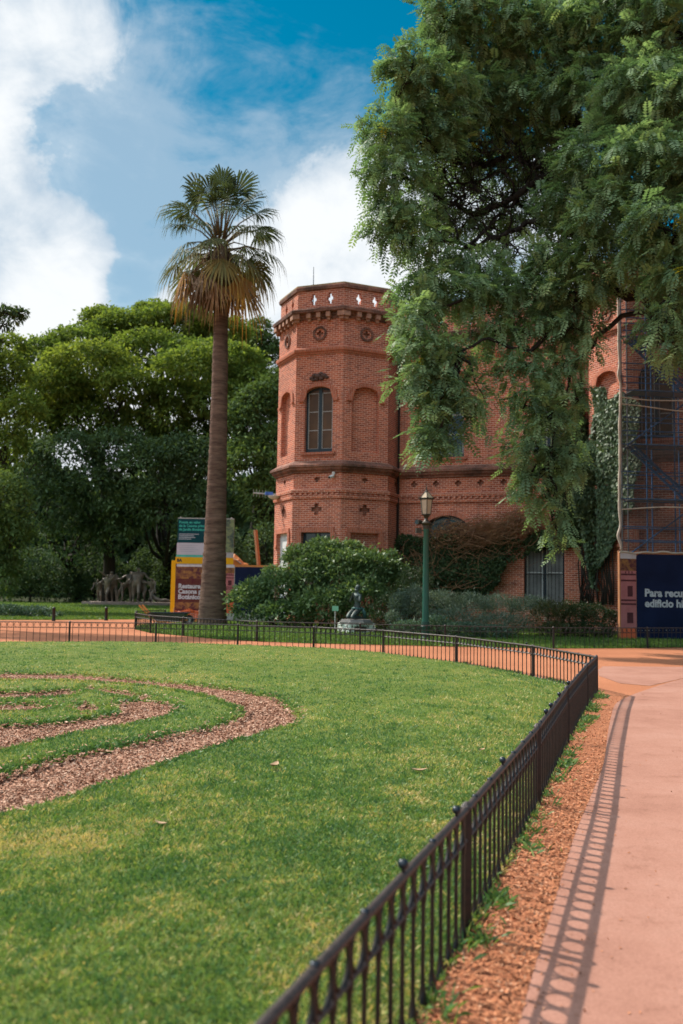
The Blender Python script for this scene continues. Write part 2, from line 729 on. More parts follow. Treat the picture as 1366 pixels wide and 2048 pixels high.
M_GRAVEL = groundmat()
M_GRASS = pm('turf', (0.075, 0.12, 0.018), (0.13, 0.145, 0.032), 2.2, 0.9, bump=0.6, bscale=60, spec=0.1)
M_BED = pm('bed_turf', (0.06, 0.13, 0.015), (0.1, 0.15, 0.02), 1.5, 0.9, bump=0.6, bscale=60, spec=0.1)
def pavemat():
    """worn pink concrete: broad stains, grain, dark specks"""
    m, n, l, p = newmat('pink_concrete')
    t = n.new('ShaderNodeTexCoord')

    def nz(scale, detail, rough=0.65):
        q = n.new('ShaderNodeTexNoise')
        q.inputs['Scale'].default_value = scale
        q.inputs['Detail'].default_value = detail
        q.inputs['Roughness'].default_value = rough
        l.new(t.outputs['Object'], q.inputs['Vector'])
        return q.outputs['Fac']
    c = ramp(n, l, nz(0.7, 8, 0.7), ((0.3, (0.27, 0.122, 0.084)), (0.5, (0.345, 0.165, 0.116)), (0.7, (0.385, 0.2, 0.146))))
    for fac, stops, k in ((nz(90, 4), ((0.3, (0.72, 0.7, 0.68)), (0.6, (1.08, 1.08, 1.08))), 0.7), (nz(3.5, 7, 0.75), ((0.28, (0.7, 0.64, 0.6)), (0.45, (1, 1, 1)), (0.72, (1.06, 1.07, 1.08))), 0.8),
                          (nz(26, 2), ((0.2, (0.4, 0.32, 0.28)), (0.27, (1, 1, 1))), 1.0)):
        mu = n.new('ShaderNodeMix')
        mu.data_type = 'RGBA'
        mu.blend_type = 'MULTIPLY'
        mu.inputs[0].default_value = k
        l.new(c, mu.inputs[6])
        l.new(ramp(n, l, fac, stops), mu.inputs[7])
        c = mu.outputs[2]
    l.new(c, p.inputs['Base Color'])
    p.inputs['Roughness'].default_value = 0.9
    p.inputs['Specular IOR Level'].default_value = 0.15
    b = n.new('ShaderNodeBump')
    b.inputs['Strength'].default_value = 0.3
    b.inputs['Distance'].default_value = 0.004
    l.new(nz(140, 4), b.inputs['Height'])
    l.new(b.outputs[0], p.inputs['Normal'])
    return m


M_PAVE = pavemat()
M_SOIL = pm('wood_floor', (0.035, 0.03, 0.018), (0.03, 0.042, 0.014), 0.5, 0.95, bump=0.5, bscale=8, spec=0.05)

sheet('ground', [(-700, -200), (700, -200), (700, 1300), (-700, 1300)], 0.0, M_GRAVEL)


def gxy(pts, z=0.0):
    return [tuple(gnd(x, y, z))[:2] for x, y in pts]


# lawn fence line: posts, from behind the camera round the corner to far left
near_posts = [(-1.35, -0.95), (-0.42, 1.55)] + gxy([(932, 1869), (1075, 1611), (1134, 1487), (1173, 1416), (1193, 1388)])
far_posts = gxy([(1066, 1355), (912, 1327), (766, 1309), (627, 1300), (475, 1294), (311, 1290), (138, 1288), (-35, 1288), (-210, 1289), (-390, 1291)])
lawn_line = near_posts + far_posts
lawn_poly = lawn_line + [(-16, 10), (-14, -4), (-3, -4)]

# bed (planted border in front of the house), bounded by its own low fence
bed_front_px = [(330, 1248), (296, 1249), (272, 1253), (270, 1259), (300, 1266), (366, 1272), (440, 1279), (513, 1283), (620, 1287), (720, 1289), (890, 1293), (1000, 1295), (1107, 1297), (1200, 1297), (1295, 1296), (1400, 1295), (1520, 1294)]
bed_line = gxy(bed_front_px)
bed_poly = bed_line + [(26, 30), (26, 60), (-1, 60), (-6, 44)]
sheet('bed_lawn', bed_poly, 0.012, M_BED)
back_lawn_poly = gxy([(-900, 1243), (-300, 1241), (0, 1240), (120, 1240), (280, 1239), (330, 1237), (352, 1228), (520, 1222)]) + [(-4, 76), (-90, 76)]
sheet('back_lawn', back_lawn_poly, 0.01, M_BED)
sheet('woodland_floor', [(-200, 76), (120, 76), (120, 200), (-200, 200)], 0.014, M_SOIL)

# concrete path on the right, with its cross strip farther off
pave = smooth_line(gxy([(945, 2300), (1038, 2048), (1057, 1980), (1090, 1868), (1131, 1731), (1152, 1665), (1183, 1590), (1208, 1524), (1217, 1458), (1229, 1412), (1250, 1397), (1290, 1381), (1366, 1358), (1500, 1330)]), 4)
pave_poly = [tuple(p) for p in pave] + [(14, 14), (9, 4), (7, -4), (0.2, -4)]
sheet('concrete_path', pave_poly, 0.006, M_PAVE)
sheet('cross_path', gxy([(1196, 1340), (1206, 1333), (1366, 1334), (1500, 1334), (1500, 1327), (1366, 1357), (1300, 1372), (1240, 1367), (1198, 1352)]), 0.005, M_PAVE)

# ------------------------------------------------------------------ the lawn with its mulch labyrinth
ring_out = [(-260, 1356), (-120, 1354), (0, 1353), (91, 1354), (182, 1357), (272, 1364), (363, 1373), (454, 1384), (522, 1398), (563, 1414), (586, 1437), (581, 1450), (545, 1468), (454, 1493), (363, 1521), (272, 1552), (182, 1584), (91, 1614), (0, 1641), (-120, 1680), (-300, 1730)]
ring_in = [(-300, 1645), (-120, 1597), (0, 1562), (68, 1541), (159, 1518), (250, 1500), (340, 1480), (422, 1462), (472, 1443), (490, 1428), (477, 1423), (431, 1405), (363, 1389), (281, 1378), (182, 1370), (91, 1367), (0, 1366), (-120, 1366), (-260, 1368)]
band2 = [(-200, 1572), (-90, 1540), (0, 1509), (91, 1487), (182, 1466), (272, 1449), (318, 1439), (336, 1425), (334, 1414), (290, 1407), (236, 1414), (240, 1432), (182, 1441), (91, 1453), (0, 1457), (-100, 1462), (-220, 1480)]
strip = [(170, 1381), (230, 1386), (290, 1398), (283, 1406), (215, 1395), (175, 1387)]
blob1 = [(-60, 1392), (73, 1389), (136, 1387), (138, 1398), (73, 1402), (-60, 1406)]
blob2 = [(-40, 1418), (60, 1413), (99, 1422), (60, 1429), (-40, 1431)]
blob3 = [(150, 1420), (170, 1415), (192, 1425), (172, 1432), (150, 1430)]
mulch_px = [ring_out + ring_in, band2, strip, blob1, blob2, blob3]
mulch_polys = []
for pl in mulch_px:
    sm = smooth_line(pl + [pl[0]], 3) if pl is not mulch_px[0] else smooth_line(ring_out, 3) + smooth_line(ring_in, 3)
    mulch_polys.append(gxy(sm, 0.08))


def smoothnoise(x, y, s, seed):
    r = np.random.default_rng(seed)
    out = np.zeros_like(x)
    for k in range(6):
        a = r.uniform(0, 2 * np.pi)
        w = s * r.uniform(0.6, 1.8)
        out += np.sin((x * np.cos(a) + y * np.sin(a)) * w + r.uniform(0, 6.28))
    return out / 6


GX = np.arange(-15.0, 5.2, 0.055)
GY = np.arange(-3.0, 27.0, 0.055)
gx, gy = np.meshgrid(GX, GY)
wob = 0.035
wx = gx + wob * smoothnoise(gx, gy, 9, 3)
wy = gy + wob * smoothnoise(gx, gy, 9, 4)
is_mulch = np.zeros(gx.shape, bool)
for mp_ in mulch_polys:
    is_mulch |= in_poly(wx, wy, mp_)
is_lawn = in_poly(gx, gy, lawn_poly)


def blur(a, n, times=1):
    a = a.astype(float)
    for _ in range(times):
        for ax in (0, 1):
            k = 2 * n + 1
            c = np.cumsum(np.pad(a, [(n + 1, n) if i == ax else (0, 0) for i in range(2)], mode='edge'), axis=ax)
            a = (np.take(c, range(k, c.shape[ax]), ax) - np.take(c, range(0, c.shape[ax] - k), ax)) / k
    return a


inner = np.clip((blur(is_lawn, 12, 2) - 0.5) * 2, 0, 1)
lawn_h = 0.015 + inner * 0.12 + inner * 0.035 * smoothnoise(gx, gy, 0.9, 8) + inner * 0.012 * smoothnoise(gx, gy, 3.0, 9)
lawn_h = lawn_h - 0.09 * blur(is_mulch, 1, 1) * np.clip(inner * 1.6, 0, 1)
keep = blur(is_lawn, 1) > 0.4


def grid_mesh(name, mask, Z, m):
    idx = -np.ones(gx.shape, int)
    cell = mask[:-1, :-1] & mask[1:, :-1] & mask[:-1, 1:] & mask[1:, 1:]
    used = np.zeros(gx.shape, bool)
    for a in (0, 1):
        for b in (0, 1):
            used[a:used.shape[0] - 1 + a, b:used.shape[1] - 1 + b] |= cell
    idx[used] = np.arange(used.sum())
    vs = np.stack([gx[used], gy[used], Z[used]], 1)
    q = np.stack([idx[:-1, :-1][cell], idx[:-1, 1:][cell], idx[1:, 1:][cell], idx[1:, :-1][cell]], 1)
    o = npobj(name, vs, 4, m, idx=q)
    o.data.shade_smooth()
    return kind(o, 'structure')


grid_mesh('lawn', keep, lawn_h, M_GRASS)
M_MULCH = pm('mulch_bed', (0.27, 0.135, 0.085), (0.16, 0.075, 0.045), 25, 0.95, bump=0.8, bscale=50, spec=0.1)
mulch_h = lawn_h + np.where(blur(is_mulch, 1) > 0.5, 0.03, -0.05)
grid_mesh('mulch_path', (blur(is_mulch, 2) > 0.2) & keep, mulch_h, M_MULCH)


def lawn_lookup(x, y):
    i = np.clip(((y - GY[0]) / 0.055).astype(int), 0, len(GY) - 1)
    j = np.clip(((x - GX[0]) / 0.055).astype(int), 0, len(GX) - 1)
    return lawn_h[i, j], is_mulch[i, j], is_lawn[i, j]


def screen_points(n, x0, x1, y0, y1, cap):
    """points on the ground, thick near the viewer and thinning with distance, at most cap per square metre"""
    px = rng.uniform(x0, x1, n)
    py = rng.uniform(y0, y1, n)
    P = np_gnd(px, py, 0.05)
    D = P[:, 1]
    dens = n / ((x1 - x0) * (y1 - y0)) * F ** 2 * CAMH / np.maximum(D, 0.5) ** 3
    return P[rng.uniform(size=n) < cap / np.maximum(dens, cap)]


def blades(P, h, w, lean=0.35):
    n = len(P)
    az = rng.uniform(0, 2 * np.pi, n)
    a = np.stack([np.cos(az), np.sin(az), np.zeros(n)], 1)
    tilt = rng.normal(0, lean, (n, 2))
    upv = unit(np.stack([tilt[:, 0], tilt[:, 1], np.ones(n)], 1))
    h = h[:, None]
    w = w[:, None]
    v0 = P - a * w / 2
    v1 = P + a * w / 2
    mid = P + upv * h * 0.6
    v2 = mid + a * w * 0.35
    bend = np.concatenate([tilt * 0.5, np.zeros((n, 1))], 1)
    v3 = P + unit(upv + bend) * h
    return np.stack([v0, v1, v2, v3], 1).reshape(-1, 3)


M_BLADE = leafmat('grass_blades', ((0.0, (0.06, 0.135, 0.045)), (0.35, (0.14, 0.228, 0.06)), (0.58, (0.265, 0.31, 0.09)), (0.78, (0.45, 0.37, 0.15)), (1.0, (0.56, 0.41, 0.2))), trans=0.3, rough=0.5, spec=0.25)


def patch_tone(x, y):
    """slow drift between fresh and dry turf"""
    t = 0.5 * smoothnoise(x, y, 1.1, 21) + 0.35 * smoothnoise(x, y, 2.9, 22) + 0.3 * smoothnoise(x, y, 7.0, 23) + 0.32 * smoothnoise(x, y, 24.0, 24) + 0.25 * smoothnoise(x, y, 60.0, 25)
    return np.clip(0.36 + 1.15 * t, 0.05, 0.92)


P = screen_points(520000, -260, 1340, 1280, 2330, 7500)
h, mu_, la_ = lawn_lookup(P[:, 0], P[:, 1])
P = P[la_ & ~mu_]
h, mu_, la_ = lawn_lookup(P[:, 0], P[:, 1])
P[:, 2] = h - 0.004
D = np.hypot(P[:, 0], P[:, 1])
tone = patch_tone(P[:, 0], P[:, 1])
rn = np.clip(tone + rng.normal(0, 0.21, len(P)), 0, 1)
hh = rng.uniform(0.018, 0.042, len(P)) * (1 + 0.35 * (rng.uniform(size=len(P)) < 0.04))
ww = 0.0032 + 0.00062 * D
o = npobj('lawn_grass', blades(P, hh, ww, 0.5), 4, M_BLADE, rnd=np.repeat(rn, 4))
kind(o, 'stuff')
o['label'] = 'short mown green grass with dry yellow patches inside the low fence'

# scattered taller clumps, so the turf is not an even carpet
C_ = screen_points(5500, -200, 1340, 1290, 2300, 60)
h, mu_, la_ = lawn_lookup(C_[:, 0], C_[:, 1])
C_ = C_[la_ & ~mu_]
nb = rng.integers(6, 18, len(C_))
P = np.repeat(C_, nb, 0)
P[:, :2] += rng.normal(0, 0.04, (len(P), 2))
P[:, 2] = lawn_lookup(P[:, 0], P[:, 1])[0] - 0.004
rn = np.clip(np.repeat(rng.choice([0.05, 0.12, 0.3, 0.62, 0.85], len(C_), p=[.36, .34, .2, .07, .03]), nb) + rng.normal(0, 0.07, len(P)), 0, 1)
o = npobj('turf_clumps', blades(P, rng.uniform(0.03, 0.058, len(P)), 0.003 + 0.0005 * np.hypot(P[:, 0], P[:, 1]), 0.55), 4, M_BLADE, rnd=np.repeat(rn, 4))
kind(o, 'stuff', 'scattered taller clumps and straw tufts standing out of the mown lawn')

# longer tufts along the cut edges of the labyrinth and under the railing
edge = (blur(is_mulch, 2) > 0.06) & (~is_mulch) & is_lawn
ey, ex = np.nonzero(edge)
sel = rng.integers(0, len(ex), 26000)
P = np.stack([GX[ex[sel]] + rng.uniform(-.03, .03, len(sel)), GY[ey[sel]] + rng.uniform(-.03, .03, len(sel)), np.zeros(len(sel))], 1)
P[:, 2] = lawn_lookup(P[:, 0], P[:, 1])[0] - 0.005
rn = np.clip(patch_tone(P[:, 0], P[:, 1]) * 0.7 + rng.normal(0, 0.13, len(P)), 0, 1)
o = npobj('edge_grass', blades(P, rng.uniform(0.03, 0.07, len(P)), 0.005 + 0.0008 * P[:, 1], 0.6), 4, M_BLADE, rnd=np.repeat(rn, 4))
kind(o, 'stuff')
o['label'] = 'ragged longer grass along the cut edges of the mulch bands'

# tufts of weeds along the foot of the near railing
pts = []
for a, b in zip(lawn_line[:8], lawn_line[1:9]):
    a, b = np.array(a), np.array(b)
    L = np.linalg.norm(b - a)
    nrm_ = np.array([(b - a)[1], -(b - a)[0]]) / L
    for _ in range(int(L * 5)):
        c = a + (b - a) * rng.uniform()
        k = rng.integers(10, 70)
        s = rng.uniform(0.02, 0.075)
        q = c + nrm_ * rng.uniform(-0.04, 0.13) + rng.normal(0, s, (k, 2))
        pts.append(np.concatenate([q, np.full((k, 1), 0.0)], 1))
P = np.concatenate(pts)
o = npobj('fence_weeds', blades(P, rng.uniform(0.03, 0.10, len(P)), rng.uniform(0.006, 0.014, len(P)), 0.7), 4,
          M_BLADE, rnd=np.repeat(np.clip(rng.normal(0.18, 0.15, len(P)), 0, 1), 4))
kind(o, 'stuff')
o['label'] = 'small green weeds growing along the foot of the black railing'


# bark chips
M_CHIP = leafmat('bark_chips', ((0.0, (0.13, 0.056, 0.033)), (0.3, (0.31, 0.145, 0.088)), (0.65, (0.48, 0.26, 0.17)), (1.0, (0.62, 0.43, 0.31))), trans=0.0, rough=0.9, spec=0.1)


def chips(P, L, W, tilt, m, name, label, parent=None, rn=None):
    n = len(P)
    a = unit(np.concatenate([rng.normal(size=(n, 2)), rng.normal(0, tilt, (n, 1))], 1))
    b = unit(np.cross(a, unit(np.concatenate([rng.normal(0, tilt, (n, 2)), np.ones((n, 1))], 1))))
    L = L[:, None]
    W = W[:, None]
    v = np.stack([P - a * L / 2 - b * W / 2 * 0.7, P + a * L / 2 * 0.9 - b * W / 2, P + a * L / 2 + b * W / 2 * 0.6, P - a * L / 2 * 0.9 + b * W / 2], 1).reshape(-1, 3)
    if rn is None:
        rn = rng.beta(2, 2, n)
    o = npobj(name, v, 4, m, rnd=np.repeat(rn, 4))
    kind(o, 'stuff', label)
    return o


P = screen_points(560000, -260, 640, 1345, 1760, 9500)
h, mu_, la_ = lawn_lookup(P[:, 0], P[:, 1])
mk_ = blur(is_mulch, 2)
ii = np.clip(((P[:, 1] - GY[0]) / 0.055).astype(int), 0, len(GY) - 1)
jj = np.clip(((P[:, 0] - GX[0]) / 0.055).astype(int), 0, len(GX) - 1)
bare = smoothnoise(P[:, 0], P[:, 1], 5.0, 51) + 0.5 * smoothnoise(P[:, 0], P[:, 1], 17.0, 52)
stray = (mk_[ii, jj] > 0.02) & (rng.uniform(size=len(P)) < 0.035)
P = P[((mu_ & (rng.uniform(size=len(P)) > np.clip(bare * 1.6, 0, 0.75))) | stray) & la_]
P[:, 2] = lawn_lookup(P[:, 0], P[:, 1])[0] + 0.03 + rng.uniform(0.002, 0.022, len(P))
chips(P, np.clip(rng.lognormal(-3.75, 0.45, len(P)), 0.009, 0.085), np.clip(rng.lognormal(-4.75, 0.35, len(P)), 0.004, 0.025) + 0.0004 * P[:, 1], 0.35, M_CHIP, 'bark_mulch', 'reddish bark chips filling the bands of the labyrinth')

# gravel crumbs on the strip between railing and concrete
M_CRUMB = leafmat('red_crumbs', ((0.0, (0.16, 0.06, 0.03)), (0.4, (0.40, 0.15, 0.07)), (0.75, (0.5, 0.21, 0.105)), (1.0, (0.55, 0.32, 0.2))), trans=0.0, rough=0.95, spec=0.1)
strip_poly = near_posts[::1] + gxy([(1205, 1400), (1228, 1415)]) + [tuple(p) for p in pave[:30:1]][::-1]
strip_poly = near_posts + [tuple(p) for p in pave[::-1] if p[1] < 14.5] + [(0.0, -1.0)]
P = screen_points(170000, 560, 1366, 1380, 2300, 3500)
keepm = in_poly(P[:, 0], P[:, 1], strip_poly)
P = P[keepm]
P[:, 2] = 0.006 + rng.uniform(0, 0.006, len(P))
chips(P, rng.uniform(0.008, 0.028, len(P)), rng.uniform(0.006, 0.016, len(P)), 0.3, M_CRUMB, 'gravel_crumbs', 'loose red gravel and crumbled brick beside the railing')

# grit and crumbs kicked onto the concrete, thick at its edge and sparse beyond
pe = np.array([tuple(q) for q in pave])
P = screen_points(60000, 700, 1366, 1380, 2250, 1500)
dist = np.sqrt(((P[:, None, :2] - pe[None, ::2]) ** 2).sum(2)).min(1)
P = P[in_poly(P[:, 0], P[:, 1], pave_poly) & (rng.uniform(size=len(P)) < 0.22 * np.exp(-dist / 0.09) + 0.006)]
P[:, 2] = 0.011
chips(P, rng.uniform(0.006, 0.022, len(P)), rng.uniform(0.004, 0.012, len(P)), 0.25, M_CRUMB, 'path_grit', 'grit and crumbs scattered on the pink concrete path', rn=rng.beta(1.5, 2.5, len(P)))

# bed grass and back lawn grass
M_BEDBLADE = leafmat('bed_blades', ((0.0, (0.045, 0.095, 0.022)), (0.5, (0.085, 0.145, 0.034)), (1.0, (0.17, 0.2, 0.06))), trans=0.4, rough=0.5, spec=0.25)
px = rng.uniform(240, 1480, 90000)
py = rng.uniform(1236, 1300, 90000)
P = np_gnd(px, py, 0.012)
P = P[in_poly(P[:, 0], P[:, 1], bed_poly) & (P[:, 1] < 41)]
o = npobj('bed_grass', blades(P, rng.uniform(0.05, 0.11, len(P)), rng.uniform(0.02, 0.035, len(P)), 0.4), 4, M_BEDBLADE, rnd=np.repeat(rng.beta(2, 2.5, len(P)), 4))
kind(o, 'stuff', 'bright green grass in the planted border behind the second railing')
px = rng.uniform(-150, 480, 50000)
py = rng.uniform(1205, 1244, 50000)
P = np_gnd(px, py, 0.01)
P = P[in_poly(P[:, 0], P[:, 1], back_lawn_poly) & (P[:, 1] < 75)]
o = npobj('back_grass', blades(P, rng.uniform(0.06, 0.12, len(P)), rng.uniform(0.04, 0.06, len(P)), 0.4), 4, M_BEDBLADE, rnd=np.repeat(rng.beta(2, 2, len(P)), 4))
kind(o, 'stuff', 'green grass of the back lawn in front of the bronze group')

# ================================================================== RAILINGS
M_IRON = pm('black_iron', (0.008, 0.007, 0.007), (0.028, 0.015, 0.011), 25, 0.45, 0.1, spec=0.35)
M_RAIL = pm('worn_rail', (0.065, 0.044, 0.038), (0.03, 0.02, 0.018), 45, 0.5, 0.2, bump=0.2, bscale=200)
M_KNOB = pm('knob_iron', (0.01, 0.014, 0.02), (0.015, 0.02, 0.028), 40, 0.3, 0.3)


def railing(root, line, H, step, post_w, detail, close_bits=True):
    """posts with caps, and between them panels: balusters with oval loops, rails and knobs"""
    for (x, y) in line:
        mb = MB()
        mb.box((x, y, H / 2 - 0.01), (post_w, post_w, H + 0.02), 0.5)
        p = mb.part('post', M_IRON, root)
        mb = MB()
        mb.lathe((x, y, H), [(post_w * .75, 0), (post_w * .8, .012), (post_w * .4, .03), (0.004, .036)], 8)
        mb.part('post_cap', M_RAIL, p)
    for (a, b) in zip(line, line[1:]):
        A, B = V((*a, 0)), V((*b, 0))
        L = (B - A).length
        u = (B - A) / L
        n = max(2, round(L / step))
        s = L / n
        mb = MB()
        w = s * 0.43
        for i in range(n):
            c = A + u * (s * (i + 0.5))
            sg = 6 if detail else 4
            mb.tube([c + V((0, 0, 0.0)), c + V((0, 0, H))], 0.0085 if detail else 0.0075, sg)
            if detail:
                mb.tube([c + V((0, 0, H - .19)), c + V((0, 0, H - .15)), c + V((0, 0, H - .11))], [0.009, 0.015, 0.009], 6)
                mb.tube([c + V((0, 0, 0.0)), c + V((0, 0, .05)), c + V((0, 0, .09))], [0.02, 0.014, 0.009], 6)
            if i < n - 1:
                g = c + u * (s * 0.5)
                ov = [g + u * (w * math.cos(t)) + V((0, 0, H - 0.07 + 0.066 * math.sin(t))) for t in [2 * math.pi * k / (12 if detail else 8) for k in range(12 if detail else 8)]]
                mb.tube(ov, 0.0085 if detail else 0.005, 4, closed=True)
                if detail:
                    arc = [g + u * (-s / 2 * math.cos(t)) + V((0, 0, 0.085 - 0.07 * math.sin(t))) for t in [math.pi * k / 6 for k in range(7)]]
                    mb.tube(arc, 0.007, 4)
        p = mb.part('railing_panel', M_IRON, root, smooth=True, auto=40)
        mb = MB()
        mb.tube([A + V((0, 0, H)), B + V((0, 0, H))], 0.0175 if detail else 0.011, 8)
        mb.part('top_rail', M_RAIL, p, smooth=True, auto=50)
        mb = MB()
        mb.tube([A + V((0, 0, H - 0.14)), B + V((0, 0, H - 0.14))], 0.011 if detail else 0.009, 6)
        mb.part('middle_rail', M_IRON if not detail else M_RAIL, p, smooth=True, auto=50)
        if detail:
            for i in range(1, n, 3):
                c = A + u * (s * (i + 0.5)) + V((0, 0, H + .012))
                mb = MB()
                if random.random() < 0.17:
                    mb.lathe(c, [(.008, 0), (.007, .012), (.018, .02), (.021, .032), (.015, .046), (.003, .05)], 10)
                    mb.part('ball_knob', M_KNOB, p, smooth=True, auto=60)
                else:
                    mb.lathe(c, [(.016, -.002), (.017, .006), (.012, .012), (.002, .013)], 8)
                    mb.part('rivet_cap', M_KNOB, p, smooth=True, auto=50)


lf = thing('iron_railing', 'low dark iron railing with oval loops round the lawn, bending sharply beside the path', 'fence', (*near_posts[-1], 0))
railing(lf, near_posts + far_posts[:4], 0.57, 0.145, 0.037, True)
lf_line2 = far_posts[3:]
# the far run of the same fence is plainer to the eye
for_old = railing(lf, lf_line2, 0.57, 0.16, 0.042, False)

bl = [bed_line[i] for i in (0, 2, 3, 5, 7, 9, 10, 12, 14, 15, 16)]
bl = [bl[0], bl[1], bl[2]] + [tuple(q) for q in bed_line[4:6]] + [bed_line[7], bed_line[9], bed_line[10], bed_line[12], bed_line[14], bed_line[15], bed_line[16]]
bf = thing('iron_railing', 'second low dark iron railing, enclosing the planted border in front of the brick house', 'fence', (*bed_line[9], 0))
railing(bf, bl, 0.57, 0.15, 0.045, False)


# ================================================================== THE BRICK HOUSE
FA = R(21)
HU = V((math.cos(FA), -math.sin(FA), 0))      # along the front, to the right
HN = V((-math.sin(FA), -math.cos(FA), 0))     # out of the front
AP = 2.71
T225 = math.tan(R(22.5))
S_ = 2 * AP * T225
fv = at(685, 800, 40)
C1 = V((fv.x, fv.y, 0)) - (HU * (S_ / 2) + HN * AP)
WID = 14.15
C2 = C1 + HU * WID


def zy(y, Y=40.0, px=685):
    return at(px, y, Y).z


B1, B2, BM = (0.50, 0.132, 0.064), (0.23, 0.053, 0.032), (0.6, 0.37, 0.28)
M_BRICK = brickmat('brick', B1, B2, BM)
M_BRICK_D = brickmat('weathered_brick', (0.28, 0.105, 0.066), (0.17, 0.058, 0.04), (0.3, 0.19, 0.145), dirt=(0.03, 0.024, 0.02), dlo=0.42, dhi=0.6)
M_SOLDIER = brickmat('soldier_brick', (0.47, 0.135, 0.07), (0.32, 0.08, 0.043), (0.42, 0.23, 0.165), vertical=True)
M_CORBEL = pm('corbel_stone', (0.42, 0.22, 0.14), (0.25, 0.12, 0.08), 6, 0.85, bump=0.3)
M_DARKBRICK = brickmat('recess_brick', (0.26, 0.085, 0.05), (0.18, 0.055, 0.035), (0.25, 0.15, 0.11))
M_FRAME = pm('blue_frame', (0.007, 0.018, 0.026), (0.014, 0.03, 0.04), 15, 0.45, spec=0.4)
M_LATH = pm('pale_lath', (0.38, 0.36, 0.33), (0.28, 0.26, 0.24), 10, 0.6)
M_PANE = pm('brown_pane', (0.12, 0.062, 0.03), (0.075, 0.042, 0.024), 1.2, 0.35, spec=0.2)
M_PANE_D = pm('dark_pane', (0.012, 0.014, 0.016), (0.03, 0.034, 0.036), 1.5, 0.1, spec=0.7)
M_DIM = pm('dim_curtain', (0.21, 0.21, 0.2), (0.14, 0.14, 0.135), 2, 0.5, spec=.2)
M_WHITE = pm('white_paint', (0.68, 0.68, 0.65), (0.52, 0.52, 0.5), 4, 0.6)
M_LICHEN = pm('ochre_flashing', (0.45, 0.3, 0.06), (0.3, 0.2, 0.07), 8, 0.7)

house = thing('brick_house', 'red brick castle house with two octagonal battlemented towers behind the shrubs', 'house', tuple(C1 + HN * 0.0))


def arch(x0, x1, z0, zs, zt, n=9):
    """outline of an opening with a segmental head"""
    h = zt - zs
    if h < 0.01:
        return [(x0, z0), (x1, z0), (x1, zs), (x0, zs)]
    w = (x1 - x0) / 2
    r = (w * w + h * h) / (2 * h)
    cz = zt - r
    a = math.asin(w / r)
    xm = (x0 + x1) / 2
    top = [(xm + r * math.sin(t), cz + r * math.cos(t)) for t in [a - 2 * a * k / n for k in range(n + 1)]]
    return [(x0, z0), (x1, z0)] + top


def trim(mb, O, ux, n, x0, x1, zs, zt, w=0.17, ear=0.34, proud=0.06, ledge=True):
    """raised brick hood over an opening, ending in two hanging ears"""
    ia = arch(x0, x1, zs - ear, zs, zt)[2:]
    oa = arch(x0 - w, x1 + w, zs - ear, zs + 0.06, zt + w)[2:]
    loop = [(x1 + 0.003, zs - ear)] + [(x, z) for x, z in ia[1:-1]] + [(x0 - 0.003, zs - ear), (x0 - w - 0.06, zs - ear)] + oa[::-1] + [(x1 + w + 0.06, zs - ear)]
    mb.slab(O, ux, n, loop, -0.02, proud)
    if ledge:
        for xa, xb in ((x0 - w - 0.1, x0 - 0.02), (x1 + 0.02, x1 + w + 0.1)):
            mb.frame_box(O, ux, n, xa, xb, zs - ear - 0.09, zs - ear - 0.003, -0.02, proud + 0.04)


def cross_hole(cx, cz, r, w):
    """stepped cross"""
    return [(cx - w, cz - r), (cx + w, cz - r), (cx + w, cz - w), (cx + r, cz - w), (cx + r, cz + w), (cx + w, cz + w), (cx + w, cz + r), (cx - w, cz + r), (cx - w, cz + w), (cx - r, cz + w), (cx - r, cz - w), (cx - w, cz - w)]


def slit_hole(cx, cz, h, w):
    """tall arrow slit that widens at the middle"""
    return [(cx - w * .5, cz - h), (cx + w * .5, cz - h), (cx + w * .6, cz - h * .35), (cx + w * 1.15, cz - h * .3), (cx + w * 1.15, cz + h * .25), (cx + w * .6, cz + h * .3), (cx + w * .5, cz + h * .9), (cx, cz + h), (cx - w * .5, cz + h * .9), (cx - w * .6, cz + h * .3), (cx - w * 1.15, cz + h * .25), (cx - w * 1.15, cz - h * .3), (cx - w * .6, cz - h * .35)]


